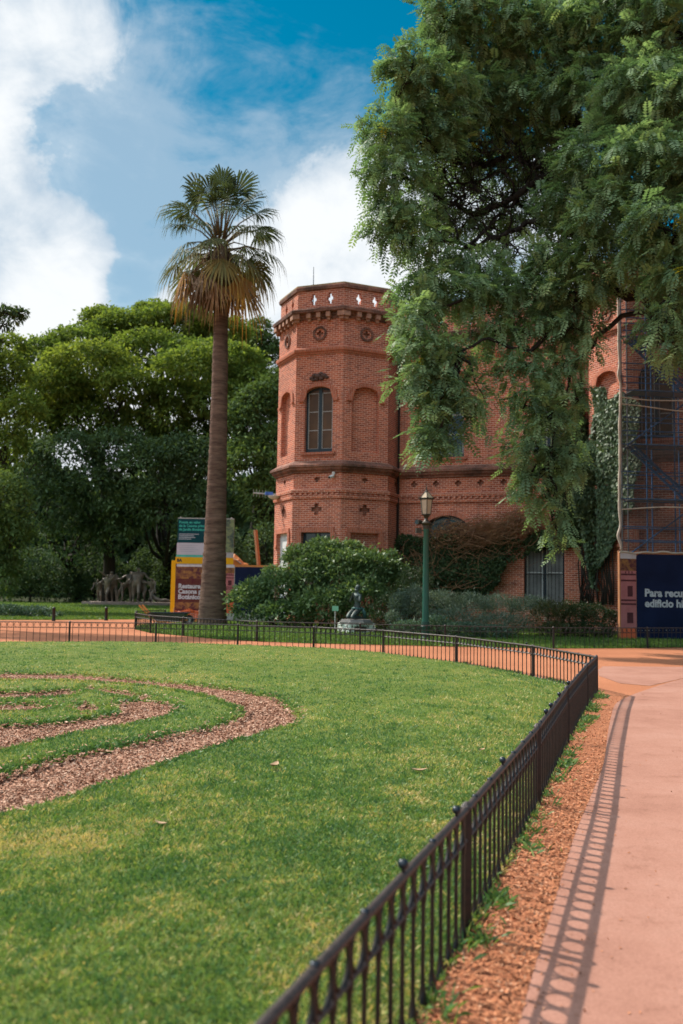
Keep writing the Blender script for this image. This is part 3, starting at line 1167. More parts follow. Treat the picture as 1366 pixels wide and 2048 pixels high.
def make_window(O, ux, n, op, x0, x1, z0, zs, zt, pane, lath, rows=3, bars=False, white=False):
    """casement set back in its opening: frame ring with mullion > laths, pane, sill"""
    d = -0.2
    fr = MB()
    ins = 0.085
    inner_ = arch(x0 + ins, x1 - ins, z0 + ins * 2.2, zs - ins * .4, zt - ins)
    fr.slab(O, ux, n, op, d - 0.06, d, holes=[inner_])
    xm = (x0 + x1) / 2
    fr.frame_box(O, ux, n, xm - 0.075, xm + 0.075, z0 + ins * 2.2, zt - ins * .9, d - 0.055, d + 0.015)
    w = fr.part('window', M_FRAME, house)
    pn = MB()
    pn.poly(O, ux, n, op, (), d - 0.045)
    pn.part('pane', pane, w)
    la = MB()
    for sx0, sx1 in ((x0 + ins, xm - 0.075), (xm + 0.075, x1 - ins)):
        H0, H1 = z0 + ins * 2.2, zs - ins * .3
        la.frame_box(O, ux, n, sx0, sx0 + 0.035, H0, H1, d - 0.04, d - 0.02)
        la.frame_box(O, ux, n, sx1 - 0.035, sx1, H0, H1, d - 0.04, d - 0.02)
        for k in range(rows + 1):
            z = H0 + (H1 - H0) * k / rows
            la.frame_box(O, ux, n, sx0 + .036, sx1 - .036, z - 0.018, z + 0.018, d - 0.04, d - 0.021)
    la.part('glazing_bar', lath, w)
    if bars:
        ba = MB()
        k = 11
        for i in range(k):
            x = x0 + (x1 - x0) * (i + 0.5) / k
            ba.tube([O + ux * x + n * (-0.07) + V((0, 0, z0)), O + ux * x + n * (-0.07) + V((0, 0, zs))], 0.013, 5)
        for z in (z0 + (zs - z0) * f for f in (0.08, 0.5, 0.92)):
            ba.tube([O + ux * x0 + n * (-0.07) + V((0, 0, z)), O + ux * x1 + n * (-0.07) + V((0, 0, z))], 0.014, 5)
        ba.part('iron_grille', M_IRON, w)
    return w


def sill(O, ux, n, x0, x1, z):
    mb = MB()
    mb.frame_box(O, ux, n, x0 - 0.14, x1 + 0.14, z - 0.10, z - 0.003, -0.05, 0.11)
    mb.frame_box(O, ux, n, x0 - 0.08, x1 + 0.08, z - 0.17, z - 0.103, -0.05, 0.05)
    mb.part('window_sill', M_SOLDIER, house, uv=True)


def cross_recess(O, ux, n, loop):
    mb = MB()
    mb.poly(O, ux, n, loop, (), -.11)
    mb.reveal(O, ux, n, loop, -.11, -.001)
    mb.part('ornament_recess', M_DARKBRICK, house, uv=True)


def octa(c, ap, z):
    s2 = ap * T225
    pq = [(-s2, ap), (s2, ap), (ap, s2), (ap, -s2), (s2, -ap), (-s2, -ap), (-ap, -s2), (-ap, s2)]
    return [c + HU * p + HN * q + V((0, 0, z)) for p, q in pq]


def face_frame(c, ap, k):
    """origin, along, outward of tower face k (0 = front, 1 = right front, 7 = left front)"""
    L = octa(c, ap, 0)
    a, b = L[k], L[(k + 1) % 8]
    ux = (b - a).normalized()
    return a, ux, V((ux.y, -ux.x, 0)), (b - a).length


def ring(mb, c, prof):
    base = len(mb.v)
    for ap, z in prof:
        mb.v += [tuple(q) for q in octa(c, ap, z)]
    for i in range(len(prof) - 1):
        for k in range(8):
            k2 = (k + 1) % 8
            mb.f.append((base + i * 8 + k, base + i * 8 + k2, base + (i + 1) * 8 + k2, base + (i + 1) * 8 + k))


# levels read off the front edge of the tower
Z_TOP, Z_COP, Z_PAR0 = zy(563), zy(574), zy(612)
Z_CORN, Z_DENT = zy(614), zy(634)
Z_BAND1, Z_BAND0 = zy(690), zy(704)
Z_LED1, Z_LED0 = zy(923), zy(944)
Z_STR1, Z_STR0 = zy(976), zy(996)
zwin0, zwins, zwint = zy(908, 40.8), zy(788, 40.8), zy(777.5, 40.8)
zgr = zy(1066, 40.6)


def tower(c, openings):
    shaft = MB()
    for k in range(8):
        hood = MB()
        # lower stage, a little wider
        O, ux, n, L = face_frame(c, AP + 0.06, k)
        holes, cx = [], L / 2
        kindk = openings.get(k, ('plain', 'plain'))
        if kindk[0] != 'plain':
            small = cross_hole(cx, zy(1018), 0.24, 0.095)
            holes.append(small)
            cross_recess(O, ux, n, small)
            x0, x1 = L * .2, L * .8
            if kindk[0] == 'niche':
                hole = [(x0, 0.9), (x1, 0.9), (x1, zgr), (x0, zgr)]
                holes.append(hole)
                shaft.poly(O, ux, n, hole, (), -0.18)
                shaft.reveal(O, ux, n, hole, -0.18, 0)
            elif kindk[0] in ('window', 'door'):
                hole = [(x0, 0.9), (x1, 0.9), (x1, zgr), (x0, zgr)]
                if kindk[0] == 'door':
                    hole = [(x0, 0.2), (x1, 0.2), (x1, zgr), (x0, zgr)]
                holes.append(hole)
                shaft.reveal(O, ux, n, hole, -0.3, 0)
                if kindk[0] == 'window':
                    make_window(O, ux, n, hole, x0, x1, 0.9, zgr, zgr, M_PANE_D, M_FRAME)
                else:
                    db = MB()
                    db.slab(O, ux, n, hole, -0.2, -0.14)
                    dr = db.part('door', M_WHITE, house)
                    dh = MB()
                    dh.tube([O + ux * (x1 - .15) + n * (-.1) + V((0, 0, 1.15)), O + ux * (x1 - .15) + n * (-.1) + V((0, 0, 1.4))], .018, 6)
                    dh.part('door_handle', M_IRON, dr)
            # flat soldier-course hood with ears
            hood.frame_box(O, ux, n, x0 - .17, x1 + .17, zgr + 0.003, zgr + .2, -.02, .055)
            for xa, xb in ((x0 - .23, x0 - .003), (x1 + .003, x1 + .23)):
                hood.frame_box(O, ux, n, xa, xb, zgr - .55, zgr, -.02, .055)
                hood.frame_box(O, ux, n, xa - .03, xb + .0, zgr - .64, zgr - .55, -.02, .085)
            hood.part('flat_hood', M_SOLDIER, house, uv=True)
            hood = MB()
        shaft.poly(O, ux, n, [(0, -.2), (L, -.2), (L, Z_STR0 + .1), (0, Z_STR0 + .1)], holes)
        # frieze between string course and ledge
        O, ux, n, L = face_frame(c, AP + 0.02, k)
        cx = L / 2
        fr = cross_hole(cx, zy(957), 0.13, 0.055)
        shaft.poly(O, ux, n, [(0, Z_STR0), (L, Z_STR0), (L, Z_LED1), (0, Z_LED1)], [fr])
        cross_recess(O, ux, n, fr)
        # main stage
        O, ux, n, L = face_frame(c, AP, k)
        cx = L / 2
        holes = []
        x0, x1 = L * .205, L * .80
        if kindk[1] != 'plain':
            op = arch(x0, x1, zwin0, zwins, zwint)
            holes.append(op)
            if kindk[1] == 'niche':
                op2 = arch(x0, x1, zwin0 - .0, zwins, zwint)
                recess_b = 0.2
                shaft.poly(O, ux, n, op2, (), -recess_b)
                shaft.reveal(O, ux, n, op2, -recess_b, 0)
            else:
                shaft.reveal(O, ux, n, op, -.3, 0)
                make_window(O, ux, n, op, x0, x1, zwin0, zwins, zwint, M_PANE, M_LATH)
                sill(O, ux, n, x0, x1, zwin0)
            trim(hood, O, ux, n, x0, x1, zwins, zwint)
            hood.part('arch_hood', M_SOLDIER, house, uv=True)
            hood = MB()
        star = cross_hole(cx, zy(663), 0.15, 0.06)
        holes.append(star)
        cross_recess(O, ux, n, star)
        rg = [(cx + .34 * math.cos(q * math.pi / 8) * (1 if q % 2 else .93), zy(663) + .34 * math.sin(q * math.pi / 8) * (1 if q % 2 else .93)) for q in range(16)]
        ri = [(cx + .235 * math.cos(q * math.pi / 8), zy(663) + .235 * math.sin(q * math.pi / 8)) for q in range(16)]
        hood.slab(O, ux, n, rg, -.02, .055, holes=[ri])
        hood.part('rosette_ring', M_BRICK_D, house, uv=True)
        shaft.poly(O, ux, n, [(0, Z_LED0 - .2), (L, Z_LED0 - .2), (L, Z_PAR0), (0, Z_PAR0)], holes)
    shaft.part('tower_wall', M_BRICK, house, uv=True)
    # ledges, cornice, string course
    mb = MB()
    ring(mb, c, [(AP - .02, Z_LED0 - .02), (AP + .1, Z_LED0), (AP + .12, Z_LED0 + .09), (AP + .2, Z_LED0 + .11), (AP + .22, Z_LED0 + .22), (AP + .3, Z_LED0 + .24), (AP + .3, Z_LED1 - .13), (AP + .27, Z_LED1 - .11), (AP - .02, Z_LED1 + .08)])
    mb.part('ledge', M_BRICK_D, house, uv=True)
    mb = MB()
    ring(mb, c, [(AP + .04, Z_STR0 - .02), (AP + .13, Z_STR0), (AP + .14, Z_STR0 + .13), (AP + .07, Z_STR0 + .14), (AP + .07, Z_STR0 + .25), (AP + .16, Z_STR0 + .26), (AP + .17, Z_STR1 - .05), (AP - .02, Z_STR1)])
    for k in range(8):
        O, ux, n, L = face_frame(c, AP, k)
        m_ = 9
        for i in range(m_):
            x = L * (i + .5) / m_
            mb.frame_box(O, ux, n, x - .06, x + .06, Z_STR0 + .145, Z_STR0 + .255, .05, .135)
    mb.part('string_course', M_BRICK, house, uv=True)
    mb = MB()
    ring(mb, c, [(AP - .02, Z_BAND0 - .02), (AP + .06, Z_BAND0), (AP + .07, Z_BAND0 + .08), (AP + .13, Z_BAND0 + .1), (AP + .15, Z_BAND1 - .1), (AP + .13, Z_BAND1 - .06), (AP - .02, Z_BAND1 + .05)])
    mb.part('ledge', M_SOLDIER, house, uv=True)
    mb = MB()
    ring(mb, c, [(AP - .02, Z_DENT - .02), (AP + .05, Z_DENT), (AP + .05, Z_DENT + .1), (AP + .1, Z_DENT + .12), (AP + .12, Z_CORN - .2), (AP + .3, Z_CORN - .18), (AP + .32, Z_CORN - .05), (AP + .28, Z_CORN), (AP - .1, Z_CORN + .1)])
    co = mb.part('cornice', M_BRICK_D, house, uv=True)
    for k in range(8):
        O, ux, n, L = face_frame(c, AP + .1, k)
        for i in range(5):
            mb = MB()
            x = L * (i + (0.5 if 0 < i < 4 else (0.2 if i == 0 else 0.8))) / 5
            w = .1 if 0 < i < 4 else .16
            mb.frame_box(O, ux, n, x - w, x + w, Z_CORN - .42, Z_CORN - .2, -.05, .16)
            mb.frame_box(O, ux, n, x - w * .7, x + w * .7, Z_CORN - .55, Z_CORN - .42, -.05, .08)
            mb.part('corbel', M_CORBEL, co)
    # parapet with arrow slits cut through
    mb = MB()
    TH = .2
    for k in range(8):
        O, ux, n, L = face_frame(c, AP - .03, k)
        zc = (Z_PAR0 + Z_COP) / 2 + .02
        hs_ = [slit_hole(L * f, zc, (Z_COP - Z_PAR0) * .31, .125) for f in ((.34, .70) if k in (0, 1, 4, 5) else (.34, .70))]
        mb.poly(O, ux, n, [(0, Z_CORN - .1), (L, Z_CORN - .1), (L, Z_COP), (0, Z_COP)], hs_)
        Oi, ui, ni, Li = face_frame(c, AP - .03 - TH, k)
        dx = (L - Li) / 2
        mb.poly(Oi, ui, -ni, [(0, Z_CORN - .1), (Li, Z_CORN - .1), (Li, Z_COP), (0, Z_COP)], [[(x - dx, z) for x, z in h_] for h_ in hs_])
        for h_ in hs_:
            mb.reveal(O, ux, n, h_, -TH, 0)
    pa = mb.part('parapet', M_BRICK, house, uv=True)
    mb = MB()
    ring(mb, c, [(AP - .35, Z_COP - .02), (AP - .02, Z_COP - .015), (AP + .05, Z_COP + .02), (AP + .07, Z_TOP - .1), (AP + .02, Z_TOP - .035), (AP - .33, Z_TOP - .035)])
    mb.part('coping', M_BRICK_D, pa, uv=True)
    mb = MB()
    ring(mb, c, [(AP + .03, Z_TOP - .034), (AP + .03, Z_TOP), (AP - .3, Z_TOP), (AP - .33, Z_TOP - .03)])
    mb.part('flashing', M_LICHEN, pa)
    mb = MB()
    mb.add(octa(c, AP - .28, Z_CORN), [tuple(range(8))])
    mb.part('tower_roof', M_CORBEL, house)


tower(C1, {0: ('window', 'window'), 1: ('niche', 'niche'), 7: ('door', 'niche'), 2: ('plain', 'plain'), 6: ('plain', 'niche')})
tower(C2, {0: ('niche', 'window'), 1: ('niche', 'niche'), 7: ('niche', 'niche'), 6: ('plain', 'plain')})

# ---- the front between the towers
WQ = -0.2
WO = C1 + HN * WQ
WX0, WX1 = AP - .3, WID - AP + .3


def wallhit(px, py, q=WQ):
    d = ray(px, py)
    t = (C1 + HN * q - EYE).dot(HN) / d.dot(HN)
    P_ = EYE + d * t
    return (P_ - C1).dot(HU), P_.z


wall = MB()
holes = []
ZWT = Z_TOP - 0.55
for (pl, pr, pt, ps, pb, what) in ((850, 928, 772, 790, 915, 'up'), (1064, 1130, 757, 775, 909, 'up'), (853, 933, 1031, 1046, 1215, 'door'), (1048, 1129, 1066, 1082, 1216, 'grille')):
    pm_ = (pl + pr) / 2
    x0, x1 = wallhit(pl, pb)[0], wallhit(pr, pb)[0]
    z0, zs, zt = wallhit(pm_, pb)[1], wallhit(pm_, ps)[1], wallhit(pm_, pt)[1]
    op = arch(x0, x1, z0, zs, zt)
    holes.append(op)
    wall.reveal(WO, HU, HN, op, -.32, 0)
    hood = MB()
    if what == 'up':
        make_window(WO, HU, HN, op, x0, x1, z0, zs, zt, M_PANE_D, M_LATH)
        sill(WO, HU, HN, x0, x1, z0)
        trim(hood, WO, HU, HN, x0, x1, zs, zt)
    else:
        make_window(WO, HU, HN, op, x0, x1, z0, zs, zt, M_DIM if what == 'grille' else M_PANE_D, M_WHITE if what == 'grille' else M_FRAME, rows=2, bars=True)
        trim(hood, WO, HU, HN, x0, x1, zs, zt, w=.22, ear=.02, ledge=False, proud=.08)
    hood.part('arch_hood', M_SOLDIER, house, uv=True)
xs = np.arange(WX0 + 1.15, WX1 - .3, 1.02)
for x in xs:
    h_ = cross_hole(x, zy(957), 0.14, 0.06)
    holes.append(h_)
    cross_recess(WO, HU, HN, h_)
for x in np.arange(WX0 + 1.0, WX1 - .3, 1.35):
    h_ = slit_hole(x, ZWT - .75, .3, .085)
    holes.append(h_)
    wall.reveal(WO, HU, HN, h_, -.28, 0)
    back_slits = globals().setdefault('BACK', [])
    back_slits.append(h_)
wall.poly(WO, HU, HN, [(WX0, -.2), (WX1, -.2), (WX1, ZWT), (WX0, ZWT)], holes)
ZR = ZWT - 1.35
wall.poly(WO - HN * .28, HU, -HN, [(WX0, ZR), (WX1, ZR), (WX1, ZWT), (WX0, ZWT)], BACK)
wall.part('front_wall', M_BRICK, house, uv=True)


def course(name, m, prof, extra=None):
    mb = MB()
    base = len(mb.v)
    for x in (AP - .2, WID - AP + .2):
        mb.v += [tuple(WO + HU * x + HN * d + V((0, 0, z))) for d, z in prof]
    k = len(prof)
    mb.f += [(i, k + i, k + i + 1, i + 1) for i in range(k - 1)]
    if extra:
        extra(mb)
    mb.part(name, m, house, uv=True)


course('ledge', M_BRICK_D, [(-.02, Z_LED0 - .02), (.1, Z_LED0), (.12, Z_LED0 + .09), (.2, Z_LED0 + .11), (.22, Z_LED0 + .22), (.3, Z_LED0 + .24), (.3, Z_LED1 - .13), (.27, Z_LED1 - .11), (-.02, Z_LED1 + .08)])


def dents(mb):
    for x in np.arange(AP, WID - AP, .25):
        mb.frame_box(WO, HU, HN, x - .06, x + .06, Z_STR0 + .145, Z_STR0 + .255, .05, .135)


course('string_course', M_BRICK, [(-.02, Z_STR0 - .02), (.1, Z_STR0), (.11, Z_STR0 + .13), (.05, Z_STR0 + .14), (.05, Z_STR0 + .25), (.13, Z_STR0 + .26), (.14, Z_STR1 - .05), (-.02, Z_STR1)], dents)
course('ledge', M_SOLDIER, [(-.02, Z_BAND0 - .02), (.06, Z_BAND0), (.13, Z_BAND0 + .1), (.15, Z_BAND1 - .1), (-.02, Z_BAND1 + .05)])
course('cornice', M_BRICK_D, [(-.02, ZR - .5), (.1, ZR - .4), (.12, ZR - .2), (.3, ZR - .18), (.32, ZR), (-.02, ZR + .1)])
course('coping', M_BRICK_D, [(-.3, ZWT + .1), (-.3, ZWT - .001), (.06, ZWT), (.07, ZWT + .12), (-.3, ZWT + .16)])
# body of the house behind: side and rear walls, flat roof
bw = MB()
DEP = -11.0
for (p0, q0, p1, q1) in ((-1.6, 0, -1.6, DEP), (-1.6, DEP, WID + 1.6, DEP), (WID + 1.6, DEP, WID + 1.6, 0)):
    bw.add([C1 + HU * p + HN * q + V((0, 0, z)) for z in (-.2, ZWT) for p, q in ((p0, q0), (p1, q1))], [(0, 1, 3, 2)])
bw.part('rear_wall', M_BRICK, house, uv=True)
rf = MB()
rf.add([C1 + HU * p + HN * q + V((0, 0, ZR)) for p, q in ((-1.58, -.6), (WID + 1.58, -.6), (WID + 1.58, DEP + .02), (-1.58, DEP + .02))], [(0, 1, 2, 3)])
rf.part('flat_roof', M_CORBEL, house)
# dark corner down-pipe and carved crest over the tower window
for p_, q_ in ((AP + .12, WQ + .1), (WID - AP - .45, WQ + .1)):
    dp = MB()
    b_ = C1 + HU * p_ + HN * q_
    dp.tube([b_, b_ + V((0, 0, ZR - .2))], .055, 8)
    dp.part('down_pipe', M_IRON, house)
O, ux, n, L = face_frame(C1, AP, 0)
cr_ = MB()
zc = zy(760, 40.8)
for dx, dz, r in ((-.34, -.02, .12), (-.2, .1, .13), (-.02, .05, .16), (.1, .16, .11), (.25, .06, .14), (.38, -.02, .1), (-.1, -.08, .11), (.14, -.06, .12), (-.27, -.1, .09)):
    cr_.ball(O + ux * (L * .5 + dx) + n * .05 + V((0, 0, zc + dz)), r, 8, 6, (1, .7, .75))
cr_.part('carved_crest', pm('carved_stone', (0.06, 0.035, 0.028), (0.12, 0.06, 0.045), 12, 0.9), house, smooth=True)

# things fixed to the tower
O, ux, n, L = face_frame(C1, AP + .02, 0)
cc = O + ux * (L - .33) + n * .1 + V((0, 0, zy(952)))
t = thing('security_camera', 'white security camera on the corner of the brick tower under the ledge', 'security camera', tuple(cc))
mb = MB()
mb.box(cc + V((0, 0, .12)), (.1, .1, .12), FA)
mb.part('mounting_box', M_WHITE, t)
mb = MB()
mb.tube([cc + n * .02, cc + n * .3 - ux * .07 - V((0, 0, .1))], .07, 12)
b_ = mb.part('camera_housing', M_WHITE, t, smooth=True, auto=40)
mb = MB()
mb.tube([cc + n * .3 - ux * .07 - V((0, 0, .1)), cc + n * .32 - ux * .075 - V((0, 0, .105))], .05, 12)
mb.part('lens', M_KNOB, b_, smooth=True, auto=40)

a0 = C1 + HN * 1.2 - HU * 1.2 + V((0, 0, Z_CORN))
t = thing('rod_antenna', 'thin grey rod antenna standing on top of the left tower', 'antenna', tuple(a0))
mb = MB()
ztip = at(628, 534, a0.y).z
bx_ = at(627, 560, a0.y)
mb.tube([(bx_.x, bx_.y, Z_CORN), (bx_.x, bx_.y, ztip)], [.035, .012], 6)
mb.part('rod', M_KNOB, t)
mb = MB()
mb.lathe((bx_.x, bx_.y, Z_CORN), [(.16, 0), (.16, .08), (.05, .14), (.04, .3)], 10)
mb.part('base', M_KNOB, t)

p0 = at(556, 990, 42.4)
t = thing('wall_antenna', 'grey antenna arm with small white dish and blue bracket beside the left tower', 'antenna', tuple(p0))
mb = MB()
q0 = at(507, 986, 42.6)
mb.tube([p0 + V((.3, 0, 0)), q0], .04, 6)
for k in range(5):
    c_ = q0.lerp(p0, k / 8)
    mb.tube([c_ + V((0, -.05, .16)), c_ + V((0, .05, -.16))], .012, 4)
mb.part('arm', M_LATH, t)
mb = MB()
dc = at(548, 999, 42.2)
mb.lathe(dc, [(.02, 0), (.14, .02), (.24, .08), (.30, .17), (.28, .175), (.2, .1), (.02, .05)], 14)
d_ = mb.part('dish', M_WHITE, t, smooth=True, auto=50)
mb = MB()
mb.box(at(538, 987, 42.3), (.35, .12, .14), .3)
mb.part('bracket', pm('blue_plastic', (0.05, 0.14, 0.45), (0.04, 0.1, 0.35), 8, 0.4), t)


# ================================================================== TREES AND PLANTS
M_BARK = pm('dark_bark', (0.016, 0.013, 0.011), (0.035, 0.028, 0.022), 6, 0.95, bump=0.8, bscale=18, spec=0.1, stretch=(1, 1, .3))
M_BARK2 = pm('grey_bark', (0.04, 0.033, 0.026), (0.024, 0.02, 0.016), 5, 0.95, bump=0.7, bscale=14, spec=0.1, stretch=(1, 1, .3))


def limb_path(p0, p1, sag, wob, n=9, lift=0.0):
    p0, p1 = V(p0), V(p1)
    d = p1 - p0
    L = d.length
    out = []
    a = V(rng.normal(size=3)) * wob * L
    b = V(rng.normal(size=3)) * wob * L
    for i in range(n):
        t = i / (n - 1)
        q = p0 + d * t + a * math.sin(math.pi * t) + b * math.sin(2 * math.pi * t)
        q.z += lift * L * math.sin(math.pi * t) - sag * L * t * t * (1 - t)
        out.append(q)
    return out


def taper(r0, r1, n):
    return [r0 + (r1 - r0) * (i / (n - 1)) ** 0.8 for i in range(n)]


def blob_points(blobs, n, shell=0.55, lower=0.35):
    """points thick towards the skin of each ellipsoid; blobs = (x, y, z, rx, ry, rz, weight)"""
    B = np.array(blobs, float)
    w = B[:, 6] * (B[:, 3] * B[:, 5]) ** 0.9
    k = rng.choice(len(B), n, p=w / w.sum())
    d = rand_dirs(n)
    flip = (d[:, 2] < 0) & (rng.uniform(size=n) > lower)
    d[flip, 2] *= -1
    lump = 1 + 0.22 * smoothnoise(d[:, 0] * 3 + k, d[:, 2] * 3 + d[:, 1] * 3 + k * 1.7, 1.3, 77)
    r = (shell + (1 - shell) * rng.uniform(size=n) ** 0.6) * lump
    r *= np.where(rng.uniform(size=n) < 0.2, rng.uniform(0.9, 1.28, n), 1.0)
    P = B[k, :3] + d * r[:, None] * B[k, 3:6]
    return P, d, k


def clump_tree(name, label, cat, base, blobs, n, leaf, m_leaf, trunk_r, group=None, lean=(0, 0), m_bark=None, lower=0.35, fork=0.32, stops=None):
    """tapered trunk, limbs to every clump, crown of leaf-sized faces"""
    t = thing(name, label, cat, tuple(base), group)
    base = V(base)
    B = np.array(blobs, float)
    cen = V(B[:, :3].mean(0))
    top = V((base.x + (cen.x - base.x) * .4 + lean[0], base.y + (cen.y - base.y) * .4 + lean[1], base.z + (B[:, 2].max() - base.z) * fork))
    mb = MB()
    path = limb_path(base - V((0, 0, .3)), top, 0, .02, 7)
    mb.tube(path, [trunk_r * 1.5] + taper(trunk_r, trunk_r * .7, 6), 10)
    for b in blobs:
        c = V(b[:3])
        s = path[-1 - int(rng.integers(0, 2))]
        lp = limb_path(s, c + V((0, 0, -b[5] * .1)), 0, .05, 8, lift=.05)
        r0 = trunk_r * (.28 + .2 * rng.uniform())
        mb.tube(lp, taper(r0, .03, 8), 6)
        for _ in range(5):
            q = c + V(rand_dirs(1)[0] * np.array(b[3:6]) * .85)
            mb.tube(limb_path(lp[int(rng.integers(3, 7))], q, 0, .08, 6), taper(r0 * .3, .015, 6), 4)
    mb.part('trunk', m_bark or M_BARK2, t, smooth=True)
    P, d, k = blob_points(blobs, n, lower=lower)
    a = unit(d * .6 + rng.normal(size=(n, 3)) * .7 + np.array([0, 0, -.25]))
    b = unit(np.cross(a, rand_dirs(n) + np.array([0, 0, 1.2])))
    L = leaf * rng.uniform(.6, 1.3, n)
    tone = rng.beta(2, 2, n) * .7 + .3 * rng.uniform(size=len(blobs))[k]
    npobj('crown', rhombs(P, a, b, L, L * .5, .15), 4, m_leaf, t, rnd=np.repeat(np.clip(tone, 0, 1), 4))
    return t


def pxblobs(lst, ry=None):
    """(px, py, depth, half width px, half height px[, weight]) in the photograph -> ellipsoids where they stand"""
    out = []
    for q in lst:
        px, py, Y, rx, rz = q[:5]
        w = q[5] if len(q) > 5 else 1.0
        c = at(px, py, Y)
        s = Y / F
        out.append((c.x, c.y, c.z, rx * s, (ry if ry else rx * s * .9), rz * s, w))
    return out


G_LIGHT = leafmat('tipa_leaf', ((0.0, (0.045, 0.076, 0.02)), (0.5, (0.10, 0.15, 0.034)), (1.0, (0.18, 0.22, 0.05))), trans=0.45, rough=0.7, spec=0.08)
G_MID = leafmat('mid_leaf', ((0.0, (0.04, 0.068, 0.026)), (0.6, (0.088, 0.138, 0.045)), (1.0, (0.14, 0.195, 0.06))), trans=0.3, rough=0.7, spec=0.08)
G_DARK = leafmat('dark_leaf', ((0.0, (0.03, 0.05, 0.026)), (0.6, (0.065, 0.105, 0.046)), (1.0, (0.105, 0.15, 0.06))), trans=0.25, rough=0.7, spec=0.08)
G_YELL = leafmat('yellow_green_leaf', ((0.0, (0.05, 0.082, 0.02)), (0.5, (0.115, 0.16, 0.034)), (1.0, (0.2, 0.235, 0.05))), trans=0.45, rough=0.7, spec=0.08)


def gp(px, Y):
    c = at(px, 1200, Y)
    return (c.x, c.y, 0)


BG = 'trees beyond the back lawn'
clump_tree('umbrella_tree', 'tallest pale green umbrella tree behind the palm, with sky showing under its crown', 'tree', gp(330, 82),
           pxblobs([(350, 648, 82, 95, 34), (250, 660, 83, 75, 34), (170, 690, 82, 80, 36), (95, 715, 80, 60, 40), (440, 668, 83, 70, 34), (300, 700, 78, 85, 36), (395, 715, 77, 80, 34, 1.1), (210, 640, 84, 50, 26), (310, 628, 84, 50, 24), (380, 632, 84, 40, 20)]),
           34000, .40, G_LIGHT, .55, BG, fork=.62, lower=.6)
clump_tree('broad_tree', 'broad yellowish green domed tree in front of the umbrella tree, left of the palm', 'tree', gp(215, 72),
           pxblobs([(180, 728, 71, 92, 42), (110, 770, 70, 70, 40), (255, 770, 70, 65, 36), (330, 830, 71, 60, 34, .7), (180, 840, 72, 90, 40, .7), (80, 850, 72, 50, 50, .8), (255, 850, 72, 60, 36, .6), (140, 790, 72, 60, 40, .7)]),
           26000, .36, G_YELL, .5, BG, fork=.55, lower=.7)
clump_tree('broad_tree', 'yellow green crown directly behind the upper palm trunk', 'tree', gp(420, 74),
           pxblobs([(395, 735, 70, 85, 42), (470, 725, 72, 60, 40), (350, 790, 71, 60, 32), (440, 800, 70, 65, 40), (500, 780, 71, 55, 50), (390, 870, 72, 55, 40, .6), (450, 880, 72, 50, 44, .7), (330, 900, 72, 60, 40, .6)]),
           24000, .36, G_LIGHT, .5, BG, fork=.55, lower=.7)
clump_tree('feathery_tree', 'thin feathery tree rising behind the roof line left of the tower', 'tree', gp(505, 92),
           pxblobs([(500, 690, 92, 55, 34, .8), (545, 720, 92, 40, 34, .7), (470, 700, 92, 40, 30, .7), (520, 655, 92, 28, 18, .5)]),
           8000, .38, G_MID, .4, BG, fork=.7)
clump_tree('dense_tree', 'mid green leafy tree against the left side of the tower', 'tree', gp(520, 66),
           pxblobs([(520, 830, 65, 60, 70), (550, 900, 64, 50, 60), (500, 930, 63, 60, 60), (480, 860, 64, 45, 55), (570, 800, 66, 50, 70), (540, 1000, 63, 60, 60)]),
           17000, .33, G_MID, .4, BG)
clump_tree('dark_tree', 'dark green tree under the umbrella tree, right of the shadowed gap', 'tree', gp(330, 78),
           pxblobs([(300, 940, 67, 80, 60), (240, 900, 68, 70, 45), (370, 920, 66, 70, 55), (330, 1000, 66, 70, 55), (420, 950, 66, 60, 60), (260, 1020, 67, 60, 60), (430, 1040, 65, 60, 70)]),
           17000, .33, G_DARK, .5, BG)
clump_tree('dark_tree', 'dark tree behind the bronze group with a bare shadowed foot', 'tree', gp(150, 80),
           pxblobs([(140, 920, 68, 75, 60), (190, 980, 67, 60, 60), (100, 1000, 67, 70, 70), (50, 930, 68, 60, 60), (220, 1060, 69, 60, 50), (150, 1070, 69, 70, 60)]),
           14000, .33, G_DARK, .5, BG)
clump_tree('leafy_tree', 'olive green tree at the left edge, higher than the dark bushes below it', 'tree', gp(-20, 54),
           pxblobs([(10, 760, 54, 55, 60), (45, 830, 53, 50, 50), (-30, 800, 54, 60, 70), (0, 900, 53, 60, 50), (-60, 720, 54, 60, 60), (20, 700, 55, 40, 34)]),
           14000, .26, G_YELL, .35, BG)
clump_tree('leafy_tree', 'dark round bushy tree low at the left edge of the view', 'tree', gp(-10, 50),
           pxblobs([(0, 1000, 49, 60, 60), (20, 1070, 49, 50, 60), (-40, 1090, 49, 60, 80), (0, 1150, 49, 45, 50), (-70, 1000, 50, 60, 80)]),
           12000, .24, G_MID, .3, BG)
clump_tree('near_tree', 'dark twig end of a nearer tree poking in at the left edge against the cloud', 'tree', gp(-240, 34),
           pxblobs([(12, 636, 34, 34, 24), (40, 628, 34, 16, 12, .8), (-60, 630, 34, 60, 40), (-160, 600, 34, 90, 60), (-260, 560, 34, 110, 90), (-40, 680, 34, 40, 20), (-300, 680, 34, 90, 70)]),
           16000, .17, G_DARK, .3, None, fork=.6)
